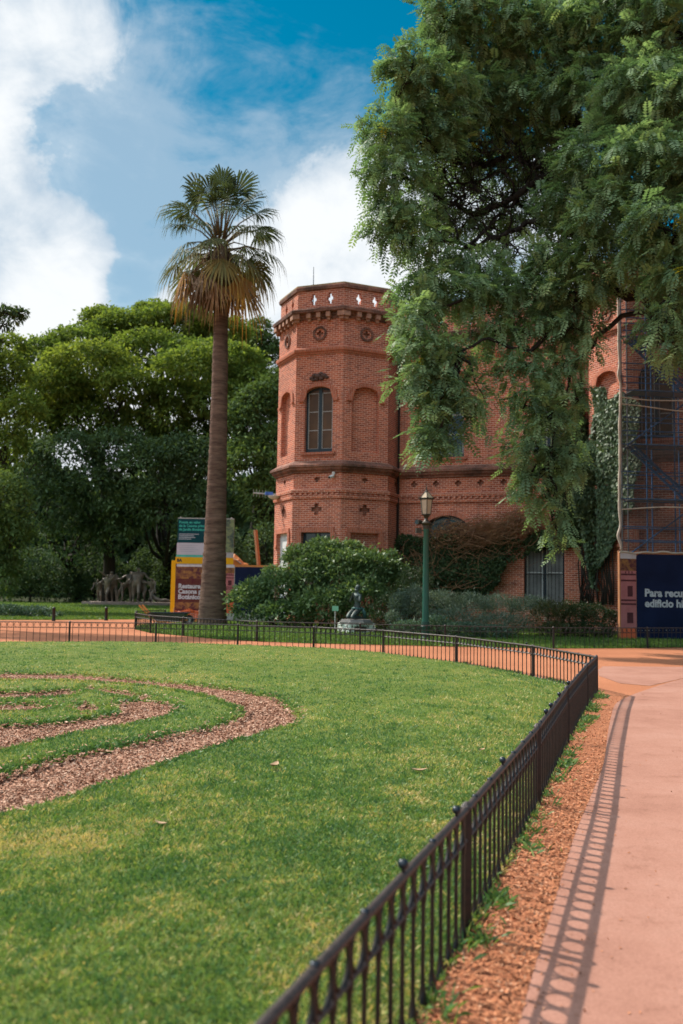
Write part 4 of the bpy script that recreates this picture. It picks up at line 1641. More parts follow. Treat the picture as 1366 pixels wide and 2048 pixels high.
for i, (px, Y, w, h, lab) in enumerate(((300, 76, 60, 62, 'dark rounded bush just right of the bronze group'), (440, 58, 70, 90, 'dark bush behind the tall information board'),
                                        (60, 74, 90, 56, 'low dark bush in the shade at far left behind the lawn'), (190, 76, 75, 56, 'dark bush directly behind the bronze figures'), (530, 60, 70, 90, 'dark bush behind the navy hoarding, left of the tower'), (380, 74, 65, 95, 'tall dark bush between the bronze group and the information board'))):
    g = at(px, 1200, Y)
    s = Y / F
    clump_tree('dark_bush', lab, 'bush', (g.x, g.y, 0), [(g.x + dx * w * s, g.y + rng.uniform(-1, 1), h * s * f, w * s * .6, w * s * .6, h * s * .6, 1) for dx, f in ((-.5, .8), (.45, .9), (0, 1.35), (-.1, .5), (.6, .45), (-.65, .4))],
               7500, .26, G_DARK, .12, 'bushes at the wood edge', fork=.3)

# the far wood behind everything: one mass
P, d, k = blob_points([(x, 108 + rng.uniform(-6, 14), rng.uniform(4, 7), rng.uniform(6, 10), 5, rng.uniform(7, 11), 1) for x in np.arange(-80, 80, 4.5)], 60000, lower=.5)
a = unit(rng.normal(size=P.shape))
b = unit(np.cross(a, rand_dirs(len(P))))
L = rng.uniform(1.2, 2.3, len(P))
o = npobj('far_wood', rhombs(P, a, b, L, L * .6), 4, G_DARK, rnd=np.repeat(rng.uniform(size=len(P)), 4))
kind(o, 'stuff', 'dark far wood closing the view behind the trees')

# ------------------------------------------------------------------ the big drooping tree on the right
M_PINNATE = leafmat('pinnate_leaf', ((0.0, (0.045, 0.078, 0.040)), (0.42, (0.125, 0.198, 0.092)), (0.82, (0.24, 0.325, 0.15)), (0.98, (0.26, 0.30, 0.09)), (1.0, (0.36, 0.31, 0.03))), trans=0.34, rough=0.55, spec=0.3, tint=(1.1, 1.2, .7))


def pinnate(P, a, L, m, name, parent, rn, pairs=7, lw=.22, droop=.25):
    """feather leaves: a stalk direction per leaf, pairs of leaflets along it"""
    n = len(P)
    side = unit(np.cross(a, rand_dirs(n) * .35 + np.array([0, 0, 1.0])))
    nor = unit(np.cross(side, a))
    out, rr = [], []
    L1 = L[:, None]
    for j in range(pairs + 1):
        t = (j + .6) / (pairs + .6)
        c = P + a * L1 * t + np.array([0, 0, -1.0]) * L1 * droop * t * t
        f = math.sin(math.pi * min(.94, .2 + .72 * t)) ** .7
        for s in ((-1, 1) if j < pairs else (0,)):
            dirv = unit(side * s * .9 + a * (.45 if s else 1.0) + nor * rng.normal(0, .12, (n, 1)) + np.array([0, 0, -.22]))
            wv = unit(np.cross(dirv, nor + rng.normal(0, .15, (n, 3))))
            ll = L * lw * 1.35 * f * rng.uniform(.85, 1.15, n)
            out.append(rhombs(c, dirv, wv, ll, ll * .44))
            rr.append(np.repeat(rn, 4))
    return npobj(name, np.concatenate(out), 4, m, parent, rnd=np.concatenate(rr))


tp = at(1500, 1200, 28.5)
bt = thing('feathery_leaved_tree', 'huge dark green tree with feathery leaves hanging in front of the brick house', 'tree', (tp.x, tp.y, 0))
crown_px = [
    (905, 30, 27, 55, 70), (960, 70, 28, 105, 80), (1090, 70, 28, 110, 85), (1220, 60, 27, 120, 90), (1350, 70, 26, 120, 95),
    (825, 135, 26, 46, 50), (870, 185, 27, 75, 60), (960, 200, 28, 85, 60), (1060, 200, 28, 85, 60), (1170, 190, 27, 90, 70), (1290, 190, 25, 95, 75), (1390, 200, 24, 90, 80),
    (775, 265, 26, 45, 50), (790, 350, 26, 52, 55), (775, 430, 26, 40, 45), (815, 470, 26, 45, 45), (850, 270, 27, 70, 50), (840, 410, 28, 55, 45, .8),
    (930, 285, 29, 50, 32, .75), (1020, 290, 29, 50, 30, .75), (1110, 295, 28, 50, 36, .9), (900, 350, 29, 44, 28, .75), (980, 345, 29.5, 48, 26, .7), (1070, 360, 29, 44, 28, .75), (1000, 440, 28.8, 50, 26, .7), (920, 455, 28.5, 40, 24, .7), (880, 410, 28.5, 36, 24, .6), (1060, 420, 29, 40, 26, .6), (1200, 310, 25, 80, 60), (1310, 320, 23.5, 90, 65), (1400, 330, 23, 70, 70),
    (1150, 400, 26, 70, 50, .9), (1240, 420, 24, 80, 55), (1345, 450, 22.5, 80, 55),
    (870, 510, 27, 44, 30, .8), (950, 530, 27, 50, 26, .7), (1040, 510, 27.5, 50, 26, .7), (1110, 510, 26, 55, 36, .9), (980, 400, 28.5, 26, 12, .4), (1060, 420, 28.5, 26, 14, .4), (1200, 520, 25, 70, 45), (1300, 520, 23.5, 60, 38), (1375, 550, 22.5, 55, 46),
    (850, 570, 26, 45, 36), (920, 580, 26, 60, 38), (1000, 570, 26.5, 60, 36), (1080, 580, 26, 60, 36), (1150, 585, 25.5, 50, 34),
    (835, 640, 25, 42, 36), (850, 700, 25, 44, 40), (910, 700, 25.5, 40, 30, .7), (870, 760, 25, 42, 38, .9), (915, 785, 25.3, 38, 34, .8), (868, 830, 25, 26, 36, .9), (885, 860, 25.2, 24, 30, .8), (862, 893, 25, 12, 20), (955, 820, 25.5, 16, 24, .7), (815, 770, 25, 16, 34, .7),
    (1000, 655, 26, 45, 28, .7), (1080, 650, 26, 50, 32, .8), (1150, 655, 25.5, 40, 36, .9), (1055, 740, 25.5, 42, 38, .8), (1120, 735, 25.5, 38, 38, .8), (1050, 810, 25.3, 28, 36, .8), (1095, 835, 25.3, 38, 42, .9), (1055, 895, 25.2, 34, 30, .8), (1105, 925, 25.3, 34, 36, .8), (1065, 970, 25.2, 28, 22, .8), (1115, 1005, 25.3, 22, 30, .8), (1040, 955, 25.2, 16, 18, .8), (1155, 800, 25.5, 20, 34, .7), (1120, 1060, 25.4, 20, 18, .7), (1148, 900, 25.5, 18, 40, .6),
    (1310, 640, 23, 24, 26, .7), (1350, 640, 22.5, 36, 36, .9), (1300, 690, 23, 14, 24, .6), (1352, 695, 22.5, 24, 26, .7)]
cb = pxblobs(crown_px)
# the part of the crown outside the frame, so that it stays a whole tree
for q in ((1560, 100, 28, 170, 120), (1750, 150, 29, 170, 130), (1550, 330, 30, 150, 100), (1800, 380, 30, 160, 110), (1600, -100, 30, 200, 100), (1350, -90, 29, 180, 80), (1100, -90, 31, 160, 70), (1920, 230, 31, 130, 120), (1500, 550, 25, 80, 60), (1850, 600, 29, 110, 70)):
    cb += pxblobs([(*q, .45)])
mb = MB()
tb = V((tp.x, tp.y, 0))
fork = V((tp.x - .5, tp.y, 6.5))
mb.tube([tb - V((0, 0, .3)), tb + V((0, 0, .5)), tb + V((-.1, 0, 2.5)), tb + V((-.3, .1, 4.6)), fork], [.85, .6, .5, .46, .42], 12)
# great limbs sweep left through chosen points of the view
limbs = []
for pts, r0 in (([(1420, 330, 26), (1320, 250, 26.5), (1180, 170, 27.5), (1000, 130, 28), (880, 110, 27.5)], .3), ([(1400, 430, 26), (1280, 330, 26.5), (1150, 240, 27.5), (1050, 300, 28.5), (950, 330, 28.5), (850, 290, 27.5), (790, 270, 26.5)], .26),
                ([(1360, 520, 26), (1240, 420, 26.5), (1120, 350, 27.5), (1020, 400, 28), (930, 420, 28), (850, 380, 27.5), (790, 350, 26.5)], .24), ([(1350, 600, 26), (1250, 590, 25.8), (1150, 560, 26), (1050, 570, 26.5), (940, 600, 26), (860, 620, 25.5)], .2),
                ([(1300, 620, 25.8), (1200, 590, 25.6), (1120, 640, 25.6), (1060, 700, 25.5), (960, 680, 25.5), (900, 740, 25.2)], .14), ([(1300, 500, 26), (1180, 480, 26.8), (1060, 450, 27.5), (960, 490, 27.5), (860, 480, 26.8), (800, 470, 26.2)], .16),
                ([(1420, 200, 26), (1380, 80, 26.5), (1250, 20, 27), (1100, 20, 28)], .24), ([(1300, 640, 25.8), (1220, 660, 25.5), (1160, 720, 25.4), (1120, 820, 25.3), (1100, 930, 25.2)], .1),
                ([(1480, 300, 28), (1600, 150, 29), (1750, 120, 29)], .28), ([(1450, 380, 27), (1400, 420, 24), (1350, 500, 23), (1340, 620, 22.6)], .13), ([(1130, 350, 27.5), (1060, 330, 28), (990, 260, 28.4), (940, 210, 28)], .1),
                ([(1030, 400, 28), (980, 450, 28), (900, 520, 27.2), (850, 560, 26.4)], .07), ([(1050, 300, 28.5), (1000, 340, 28.5), (930, 370, 28.5), (880, 340, 28)], .06)):
    w = [fork] + [at(*p) for p in pts] if pts[0][0] > 1290 else [at(*p) for p in pts]
    sm = [V(q) for q in smooth_line([tuple(q) for q in w], 5)]
    sm = [q + V(rng.normal(0, .06, 3)) for q in sm]
    mb.tube(sm, taper(r0, .03, len(sm)), 7)
    limbs += sm[3:]
LP = np.array([tuple(q) for q in limbs])
for b in cb:
    c = np.array(b[:3])
    s = LP[np.argsort(((LP - c) ** 2).sum(1))[rng.integers(0, 3)]]
    lp = limb_path(s, c, 0, .07, 7)
    mb.tube(lp, taper(.05, .018, 7), 5)
    for _ in range(7):
        q = c + rand_dirs(1)[0] * np.array(b[3:6]) * .9
        mb.tube(limb_path(lp[int(rng.integers(2, 7))], q, .1, .1, 5), taper(.022, .008, 5), 4)
# a web of fine twigs through the open middle of the crown
for _ in range(150):
    s = at(random.uniform(850, 1150), random.uniform(270, 520), random.uniform(27, 29))
    near = LP[np.argsort(((LP - np.array(s)) ** 2).sum(1))[0]]
    p_ = limb_path(near, s, 0, .12, 7)
    mb.tube(p_, taper(.035, .01, 7), 4)
    for _k in range(3):
        mb.tube(limb_path(p_[random.randint(2, 6)], s + V(rng.normal(0, .7, 3)), .1, .12, 5), taper(.016, .007, 5), 4)
mb.part('trunk', M_BARK, bt, smooth=True)
# sprays of leaves: twig origins in the clumps, leaves fanned along each drooping twig
NT = 7400
Q, d, k = blob_points(cb, NT, shell=.35, lower=.6)
per = 5
tw = unit(d * np.array([1, 1, .5]) + rng.normal(0, .45, (NT, 3)) + np.array([-.15, -.1, -.35]))
rep = np.repeat(np.arange(NT), per)
st = np.tile(np.arange(per) / per, NT)
tl = .55
P = Q[rep] + tw[rep] * (st * tl)[:, None] + np.array([0, 0, -1]) * (st ** 2 * .22)[:, None] + rng.normal(0, .05, (NT * per, 3))
a = unit(tw[rep] * .55 + rng.normal(0, .5, (NT * per, 3)) + np.array([0, 0, -.42]))
L = rng.uniform(.32, .54, NT * per)
rn = np.clip(rng.beta(1.6, 1.6, NT)[rep] * .75 + rng.uniform(0, .22, NT * per) + (rng.uniform(size=NT) < .004)[rep] * .6, 0, 1)
pinnate(P, a, L, M_PINNATE, 'crown', bt, rn, pairs=6, lw=.25)

# ------------------------------------------------------------------ fan palm
M_TRUNK = pm('palm_trunk', (0.16, 0.1, 0.072), (0.066, 0.04, 0.029), 1.6, 0.95, bump=1.0, bscale=7, spec=0.1, stretch=(1, 1, 6))
M_PG = leafmat('palm_green', ((0.0, (0.04, 0.058, 0.036)), (0.35, (0.075, 0.098, 0.05)), (0.6, (0.14, 0.14, 0.06)), (0.82, (0.28, 0.19, 0.065)), (1.0, (0.38, 0.19, 0.05))), trans=0.25, rough=0.65, spec=0.1)
M_PB = leafmat('palm_dry', ((0.0, (0.1, 0.066, 0.046)), (0.5, (0.19, 0.12, 0.072)), (1.0, (0.34, 0.17, 0.05))), trans=0.2, rough=0.8, spec=0.1)
PY = 38.0
pb = gnd(424, 1252)
pb = at(424, 1252, PY)
pb.z = 0
ptop = at(438, 610, PY)
heart = at(440, 490, PY)
pt = thing('fan_palm', 'tall fan palm with a bare brown trunk standing left of the brick tower', 'palm', tuple(pb))
mb = MB()
NS = 150
path, rad = [], []
for i in range(NS):
    t = i / (NS - 1)
    q = pb.lerp(heart, t)
    q.x += .12 * math.sin(t * 2.2) - .02 * t
    path.append(q)
    base = float(np.interp(t, (0, .05, .2, .46, .73, .88, 1), (.62, .55, .45, .365, .31, .27, .25)))
    rad.append(base * (1 + .03 * (i % 2) + .035 * random.uniform(-1, 1)))
mb.tube(path, rad, 18)
mb.part('trunk', M_TRUNK, pt, smooth=True, auto=60)


def fan_leaf(out, rr, hub, d, s, nrm, Rf, tone, spread=100, nseg=24, droop=.3):
    for i in range(nseg):
        ph = R(spread) * (2 * (i + .5) / nseg - 1)
        v = d * math.cos(ph) + s * math.sin(ph)
        w = (s * math.cos(ph) - d * math.sin(ph))
        Lg = Rf * (.72 + .28 * math.cos(ph)) * random.uniform(.88, 1.08)
        hw = Lg * .55 * R(spread) / nseg * 1.03
        zz = V((0, 0, -1))
        pl = nrm * (.03 * (1 if i % 2 else -1)) - nrm * (.18 * (ph / R(spread)) ** 2 * Lg)
        m1 = hub + v * Lg * .52 + pl + zz * droop * Lg * .10
        m2 = hub + v * Lg * .8 + pl + zz * droop * Lg * .42
        tip = hub + v * Lg * .93 + pl + zz * droop * Lg * random.uniform(.7, 1.7)
        out.append([hub, m1 - w * hw, m1 + w * hw, hub])
        out.append([m1 - w * hw, m2 - w * hw * .42, m2 + w * hw * .42, m1 + w * hw])
        out.append([m2 - w * hw * .42, tip, tip, m2 + w * hw * .42])
        tn = min(1, max(0, tone + random.uniform(-.1, .1)))
        rr += [tn] * 8 + [min(1, tn + .05)] * 2 + [min(1, tn + .15)] * 2


green, gr, dry, dr, stalks = [], [], [], [], MB()
NF = 60
for i in range(NF):
    t = (i + .5) / NF
    el = R(84 - 128 * t ** .95) + random.uniform(-.16, .16)
    az = i * 2.39996 + random.uniform(-.25, .25)
    dirh = V((math.cos(az), math.sin(az), 0))
    pl_ = (1.75 - .25 * t) * random.uniform(.85, 1.1)
    start = heart + V((0, 0, .5 - 1.3 * t)) + dirh * .18
    d0 = dirh * math.cos(el) + V((0, 0, math.sin(el)))
    mid = start + d0 * pl_ * .55
    d1 = (d0 + V((0, 0, -.28 - .25 * t))).normalized()
    hub = mid + d1 * pl_ * .5
    stalks.tube([start, mid, hub], [.045, .03, .02], 5)
    d2 = (d1 + V((0, 0, -.2 - .25 * t if t < .76 else -1.3))).normalized()
    s = d2.cross(V((0, 0, 1)))
    s = s.normalized() if s.length > .05 else V((1, 0, 0))
    s = (s + V(rng.normal(0, .22, 3))).normalized()
    nrm = s.cross(d2).normalized()
    Rf = random.uniform(1.0, 1.55) * (1.12 if t < .2 else 1)
    if t < .76:
        fan_leaf(green, gr, hub, d2, s, nrm, Rf, .1 + .3 * t + 1.3 * max(0, t - .42) + random.uniform(-.12, .15), droop=.3 + .5 * t)
    else:
        fan_leaf(dry, dr, hub, d2, s, nrm, Rf * .95, random.uniform(.2, 1.0), spread=62, nseg=14, droop=.45)
npobj('green_fronds', np.array([[tuple(q) for q in f] for f in green]).reshape(-1, 3), 4, M_PG, pt, rnd=gr)
npobj('dry_fronds', np.array([[tuple(q) for q in f] for f in dry]).reshape(-1, 3), 4, M_PB, pt, rnd=dr)
stalks.part('frond_stalks', pm('palm_stalk', (0.15, 0.11, 0.055), (0.1, 0.075, 0.04), 5, .7), pt, smooth=True)
# skirt of dead leaves hanging round the top of the trunk
sk, sr = [], []
for i in range(900):
    az = random.uniform(0, 2 * math.pi)
    dirh = V((math.cos(az), math.sin(az), 0))
    tang = V((-dirh.y, dirh.x, 0))
    z0 = heart.z + random.uniform(-1.75, -.25)
    ln = random.uniform(.6, 1.15)
    r0 = random.uniform(.24, .5)
    r1 = r0 + random.uniform(.05, .42)
    ax = heart.lerp(ptop, .5)
    p0_ = V((ax.x, ax.y, z0)) + dirh * r0
    p1_ = V((ax.x, ax.y, z0 - ln * .5)) + dirh * r1
    p2_ = V((ax.x, ax.y, z0 - ln)) + dirh * r1 * random.uniform(.75, 1.05) + tang * random.uniform(-.12, .12)
    w = random.uniform(.03, .09)
    sk += [[p0_ - tang * w, p1_ - tang * w, p1_ + tang * w, p0_ + tang * w], [p1_ - tang * w, p2_, p2_, p1_ + tang * w]]
    sr += [random.uniform(0, .55)] * 8
npobj('dead_leaf_skirt', np.array([[tuple(q) for q in f] for f in sk]).reshape(-1, 3), 4, M_PB, pt, rnd=sr)


# ------------------------------------------------------------------ shrubs in the border
def shrub(name, label, cat, blobs, n, leaf, ratio, m, group=None, stems=14, upness=.35, lower=.5, shell=.5):
    B = np.array(blobs, float)
    base = (B[:, 0].mean(), B[:, 1].mean(), 0.0)
    t = thing(name, label, cat, base, group)
    mb = MB()
    for i in range(stems):
        b = blobs[i % len(blobs)]
        q = np.array(b[:3]) + rand_dirs(1)[0] * np.array(b[3:6]) * .8
        q[2] = max(q[2], .15)
        mb.tube(limb_path((b[0] * .6 + base[0] * .4 + rng.normal(0, .1), b[1] * .6 + base[1] * .4, -.05), tuple(q), 0, .06, 6), taper(.03, .008, 6), 5)
    mb.part('stems', M_BARK2, t, smooth=True)
    P, d, k = blob_points(blobs, n, shell=shell, lower=lower)
    ok = P[:, 2] > .03
    P, d, k = P[ok], d[ok], k[ok]
    n = len(P)
    a = unit(d * .7 + rng.normal(size=(n, 3)) * .6 + np.array([0, 0, upness]))
    b = unit(np.cross(a, rand_dirs(n) * .8 + np.array([0, 0, 1])))
    L = leaf * rng.uniform(.6, 1.25, n)
    npobj('foliage', rhombs(P, a, b, L, L * ratio, .2), 4, m, t, rnd=np.repeat(np.clip(rng.beta(2, 2, n) * .8 + .2 * rng.uniform(size=len(B))[k], 0, 1), 4))
    return t


G_GLOSS = leafmat('glossy_leaf', ((0.0, (0.035, 0.07, 0.03)), (0.5, (0.09, 0.15, 0.058)), (0.8, (0.18, 0.25, 0.1)), (1.0, (0.36, 0.4, 0.22))), trans=0.25, rough=0.5, spec=0.22)
G_SILVER = leafmat('silver_leaf', ((0.0, (0.05, 0.075, 0.055)), (0.5, (0.1, 0.14, 0.105)), (1.0, (0.2, 0.25, 0.19))), trans=0.2, rough=0.6, spec=0.2)
G_BLUE = leafmat('grey_green_leaf', ((0.0, (0.04, 0.07, 0.05)), (0.6, (0.075, 0.125, 0.085)), (1.0, (0.14, 0.19, 0.12))), trans=0.2, rough=0.6, spec=0.2)
G_HEDGE = leafmat('hedge_leaf', ((0.0, (0.014, 0.03, 0.012)), (0.7, (0.03, 0.055, 0.02)), (1.0, (0.08, 0.075, 0.03))), trans=0.2, rough=0.5, spec=0.25)

shrub('glossy_shrub', 'large glossy green shrub filling the corner in front of the brick tower', 'shrub',
      pxblobs([(500, 1205, 37, 45, 42), (560, 1190, 37, 50, 50), (620, 1165, 37, 50, 55), (600, 1125, 37.6, 36, 34), (660, 1120, 37.6, 45, 36), (690, 1150, 37, 55, 50), (740, 1145, 37.2, 50, 46), (640, 1210, 36.3, 60, 36), (570, 1225, 36.3, 60, 24), (720, 1195, 36.3, 60, 46), (785, 1165, 37.3, 36, 46), (700, 1100, 38, 26, 18), (545, 1150, 37.6, 22, 18, .7), (780, 1115, 37.6, 18, 14, .6), (640, 1090, 38, 24, 14, .8), (510, 1180, 37.5, 25, 22, .8)]),
      32000, .19, .40, G_GLOSS, stems=40)
shrub('dark_green_shrub', 'dark green low shrub between the kneeling statue and the lamp post', 'shrub',
      pxblobs([(775, 1215, 35, 32, 26), (810, 1200, 35.5, 40, 34), (760, 1240, 34.5, 20, 16), (830, 1170, 36, 40, 36)]), 7000, .1, .3, G_HEDGE)
shrub('silver_shrub', 'tall silvery spiky shrub just left of the lamp post', 'shrub',
      pxblobs([(800, 1215, 33, 22, 30), (830, 1205, 33.2, 26, 34), (785, 1240, 32.5, 14, 16)]), 4200, .16, .13, G_SILVER, upness=.9)
shrub('silver_shrub', 'wide silvery grey shrub mass under the ivy, right of the lamp post', 'shrub',
      pxblobs([(880, 1215, 33.4, 40, 34), (940, 1220, 33.2, 50, 34), (1000, 1222, 33, 50, 32), (1060, 1225, 32.6, 45, 32), (900, 1240, 32.4, 50, 22), (1000, 1250, 32, 60, 22)]), 15000, .15, .14, G_SILVER, upness=.8)
shrub('grey_green_shrub', 'low grey green leafy clump at the foot of the lamp post', 'shrub',
      pxblobs([(815, 1258, 31, 34, 16), (870, 1252, 31.2, 36, 20), (925, 1262, 30.6, 44, 16), (985, 1265, 30.4, 40, 14)]), 7500, .1, .4, G_BLUE, upness=.6)
shrub('olive_shrub', 'olive brown feathery shrub left of the clipped dark hedge', 'shrub',
      pxblobs([(1095, 1235, 32, 34, 34), (1135, 1235, 32.2, 28, 34), (1110, 1260, 31.6, 34, 16)]), 5200, .11, .25, leafmat('olive_leaf', ((0, (0.03, 0.045, 0.016)), (.6, (0.06, 0.075, 0.025)), (1, (0.12, 0.1, 0.04))), .25), upness=.7)
shrub('clipped_hedge', 'clipped dark hedge beside the navy hoarding', 'hedge',
      pxblobs([(1160, 1240, 32, 34, 34), (1195, 1240, 32, 32, 32), (1222, 1245, 32, 18, 26), (1180, 1262, 31.6, 46, 18)]), 12000, .06, .5, G_HEDGE, upness=.3, shell=.75)
shrub('grey_groundcover', 'low grey green leafy plants at the left end of the back lawn', 'plants',
      pxblobs([(15, 1222, 43, 40, 12), (70, 1224, 43, 34, 11), (-40, 1220, 43.5, 40, 14), (110, 1230, 42.5, 16, 5, .7)]), 6500, .13, .4, G_BLUE, upness=.5)


# ------------------------------------------------------------------ ivy and dry creeper on the walls
def ivy(name, label, px_poly, q0, thick, n, leaf, m, fade_noise=1.6, stems=0, frame=None, m_stem=None):
    """leaves hung on the wall plane inside an outline"""
    xs_ = [p[0] for p in px_poly]
    ys_ = [p[1] for p in px_poly]
    pl = [wallhit(x, y, q0) for x, y in px_poly]
    u = rng.uniform(min(p[0] for p in pl), max(p[0] for p in pl), n * 3)
    z = rng.uniform(min(p[1] for p in pl), max(p[1] for p in pl), n * 3)
    jit = .45 * smoothnoise(u, z, 2.2, 31) + .2 * smoothnoise(u, z, 7.0, 34)
    ok = in_poly(u + jit, z + jit, pl) & (smoothnoise(u, z, fade_noise, 32) + rng.uniform(-.5, .5, len(u)) > -.45)
    u, z = u[ok][:n], z[ok][:n]
    dq = rng.uniform(0, 1, len(u)) ** .7 * thick * (1 + .9 * smoothnoise(u, z, 2.2, 33))
    P = np.array(C1)[None] + np.outer(u, np.array(HU)) + np.outer(q0 + .02 + np.abs(dq), np.array(HN))
    P[:, 2] = z
    cu, cz = np.mean([p[0] for p in pl]), min(p[1] for p in pl)
    basep = C1 + HU * float(cu) + HN * q0
    t = thing(name, label, 'ivy' if 'ivy' in name else 'creeper', (basep.x, basep.y, 0))
    nn = len(P)
    a = unit(np.array([0, 0, -1.0]) + rng.normal(0, .5, (nn, 3)))
    b = unit(np.cross(a, np.array(HN) + rng.normal(0, .45, (nn, 3))))
    L = leaf * rng.uniform(.6, 1.3, nn)
    if leaf:
        npobj('foliage', rhombs(P, a, b, L, L * .85, 0), 4, m, t, rnd=np.repeat(rng.beta(2, 2, nn), 4))
    if stems:
        mb = MB()
        for i in range(stems):
            j, k2 = rng.integers(0, nn, 2)
            A, Bq = V(P[j]), V(P[k2])
            Bq = A + (Bq - A) * min(1, 2.4 / max(.3, (Bq - A).length))
            mb.tube(limb_path(A, Bq, .25, .1, 8), [random.uniform(.006, .014)] * 8, 4, cap=False)
        mb.part('stems', m_stem or M_BARK2, t)
    return t


G_IVY = leafmat('ivy_leaf', ((0.0, (0.03, 0.056, 0.028)), (0.6, (0.075, 0.12, 0.056)), (1.0, (0.14, 0.19, 0.085))), trans=0.15, rough=0.5, spec=0.25)
G_IVYD = leafmat('dark_ivy_leaf', ((0.0, (0.016, 0.03, 0.012)), (0.6, (0.035, 0.062, 0.022)), (1.0, (0.075, 0.1, 0.035))), trans=0.15, rough=0.55, spec=0.15)
M_DRY = pm('dry_stem', (0.27, 0.13, 0.055), (0.15, 0.075, 0.04), 3, .9)
ivy('wall_ivy', 'dark ivy covering the lower wall around the arched doorway behind the lamp post',
    [(785, 1100), (805, 1068), (860, 1070), (930, 1080), (1000, 1078), (1060, 1075), (1095, 1060), (1120, 1090), (1060, 1108), (1010, 1130), (1000, 1165), (965, 1200), (880, 1220), (785, 1225)], WQ, .5, 17000, .11, G_IVYD, stems=150, m_stem=M_DRY)
ivy('dry_creeper', 'tangle of dry orange brown creeper stems across the wall above the barred window',
    [(850, 1050), (930, 1050), (985, 1050), (1060, 1010), (1105, 1005), (1110, 1045), (1060, 1075), (1000, 1090), (950, 1100), (860, 1095)], WQ + .25, .35, 900, .09, leafmat('dry_leaf_tone', ((0, (0.05, 0.05, 0.02)), (.5, (0.16, 0.09, 0.03)), (1, (0.3, 0.15, 0.05))), .2), stems=300, m_stem=M_DRY)
ivy('wall_ivy', 'dark ivy strip climbing the wall in the corner beside the right tower',
    [(1105, 1000), (1110, 930), (1130, 860), (1150, 780), (1165, 760), (1178, 900), (1190, 1010), (1190, 1110), (1165, 1085), (1130, 1090)], WQ, .6, 11000, .13, G_IVYD, stems=60, m_stem=M_DRY)
# the ivy on the second tower hangs in front of its left face
O2, U2, N2, L2 = face_frame(C2, AP + .05, 7)


def facehit(px, py, O, n):
    d = ray(px, py)
    return EYE + d * ((O - EYE).dot(n) / d.dot(n))


ipx = [(1192, 775), (1205, 768), (1214, 800), (1240, 780), (1275, 800), (1280, 930), (1262, 1010), (1240, 1040), (1228, 1075), (1205, 1110), (1196, 1180), (1184, 1170), (1168, 1090), (1148, 1010), (1150, 940), (1170, 900), (1186, 850)]
n = 30000
px = rng.uniform(1140, 1285, n)
py = rng.uniform(765, 1185, n)
wv = 14 * smoothnoise(px / 20, py / 20, 1.2, 41)
ok = in_poly(px + wv, py + wv, ipx)
px, py = px[ok], py[ok]
D0 = np.array([facehit(x, y, O2, N2).y if x > 1194 else facehit(1194, y, O2, N2).y + .3 for x, y in zip(px, py)])
Y = D0 - .06 - .55 * np.abs(smoothnoise(px / 30, py / 30, 1.0, 42)) - rng.uniform(0, .25, len(px))
P = np_at(px, py, Y)
ib = P.mean(0)
t = thing('tower_ivy', 'thick pale green ivy hanging down the left face of the scaffolded tower', 'ivy', (ib[0], ib[1], 0))
a = unit(np.array([0, 0, -1.0]) + rng.normal(0, .4, (len(P), 3)))
b = unit(np.cross(a, np.array(N2) * .8 + np.array(HN) * .4 + rng.normal(0, .4, (len(P), 3))))
L = .13 * rng.uniform(.6, 1.3, len(P))
npobj('foliage', rhombs(P, a, b, L, L * .85), 4, G_IVY, t, rnd=np.repeat(rng.beta(2, 2, len(P)), 4))
mb = MB()
for i in range(26):
    x = random.uniform(1165, 1235)
    pth = [facehit(x + random.uniform(-8, 8), y, O2, N2) + N2 * .08 for y in np.linspace(1210, random.uniform(820, 1000), 9)]
    mb.tube(pth, taper(.035, .012, 9), 5)
mb.part('stems', M_BARK2, t, smooth=True)


# ================================================================== THINGS IN THE GARDEN
# ---- lamp post
M_GREEN = pm('green_enamel', (0.008, 0.085, 0.055), (0.01, 0.065, 0.045), 3, 0.35, spec=0.5)
M_GREEN_D = pm('dark_green_enamel', (0.012, 0.04, 0.03), (0.02, 0.05, 0.038), 8, 0.4)
M_BRONZE = pm('lantern_metal', (0.045, 0.038, 0.03), (0.08, 0.065, 0.05), 20, 0.5, 0.4)
M_GLASS = pm('frosted_glass', (0.5, 0.38, 0.28), (0.42, 0.31, 0.23), 3, 0.3)
M_GLASS_T = pm('amber_glass', (0.55, 0.4, 0.24), (0.45, 0.31, 0.19), 3, 0.3)
LY = 29.6
lb = gnd(850.5, 1279)
LY = lb.y
lz = lambda y: at(852, y, LY).z
lp = thing('lamp_post', 'green lamp post with an old style six sided lantern in front of the ivy wall', 'street lamp', (lb.x, lb.y, 0))
mb = MB()
mb.lathe((lb.x, lb.y, 0), [(.17, 0), (.17, .06), (.145, .09), (.14, .34), (.15, .36), (.15, .42), (.125, .45), (.12, lz(1250)), (.135, lz(1249)), (.135, lz(1243))], 16)
mb.part('base', M_GREEN_D, lp, smooth=True, auto=35)
mb = MB()
mb.lathe((lb.x, lb.y, 0), [(.106, lz(1244)), (.104, lz(1235)), (.098, lz(1180)), (.082, lz(1064)), (.09, lz(1062)), (.09, lz(1058))], 18)
mb.part('pole', M_GREEN, lp, smooth=True, auto=35)
mb = MB()
mb.lathe((lb.x, lb.y, 0), [(.085, lz(1059)), (.1, lz(1056)), (.1, lz(1051)), (.17, lz(1048)), (.18, lz(1046)), (.1, lz(1043)), (.06, lz(1040)), (.05, lz(1037)), (.1, lz(1031)), (.13, lz(1030)), (.13, lz(1028.5))], 16)
mb.part('collar', M_BRONZE, lp, smooth=True, auto=35)
c0 = V((lb.x, lb.y, 0))
zb, zt_, zr = lz(1029), lz(999), lz(984.5)
rb, rt_, rz_ = .15, .205, .07
ln = MB()
gl = MB()
gt = MB()
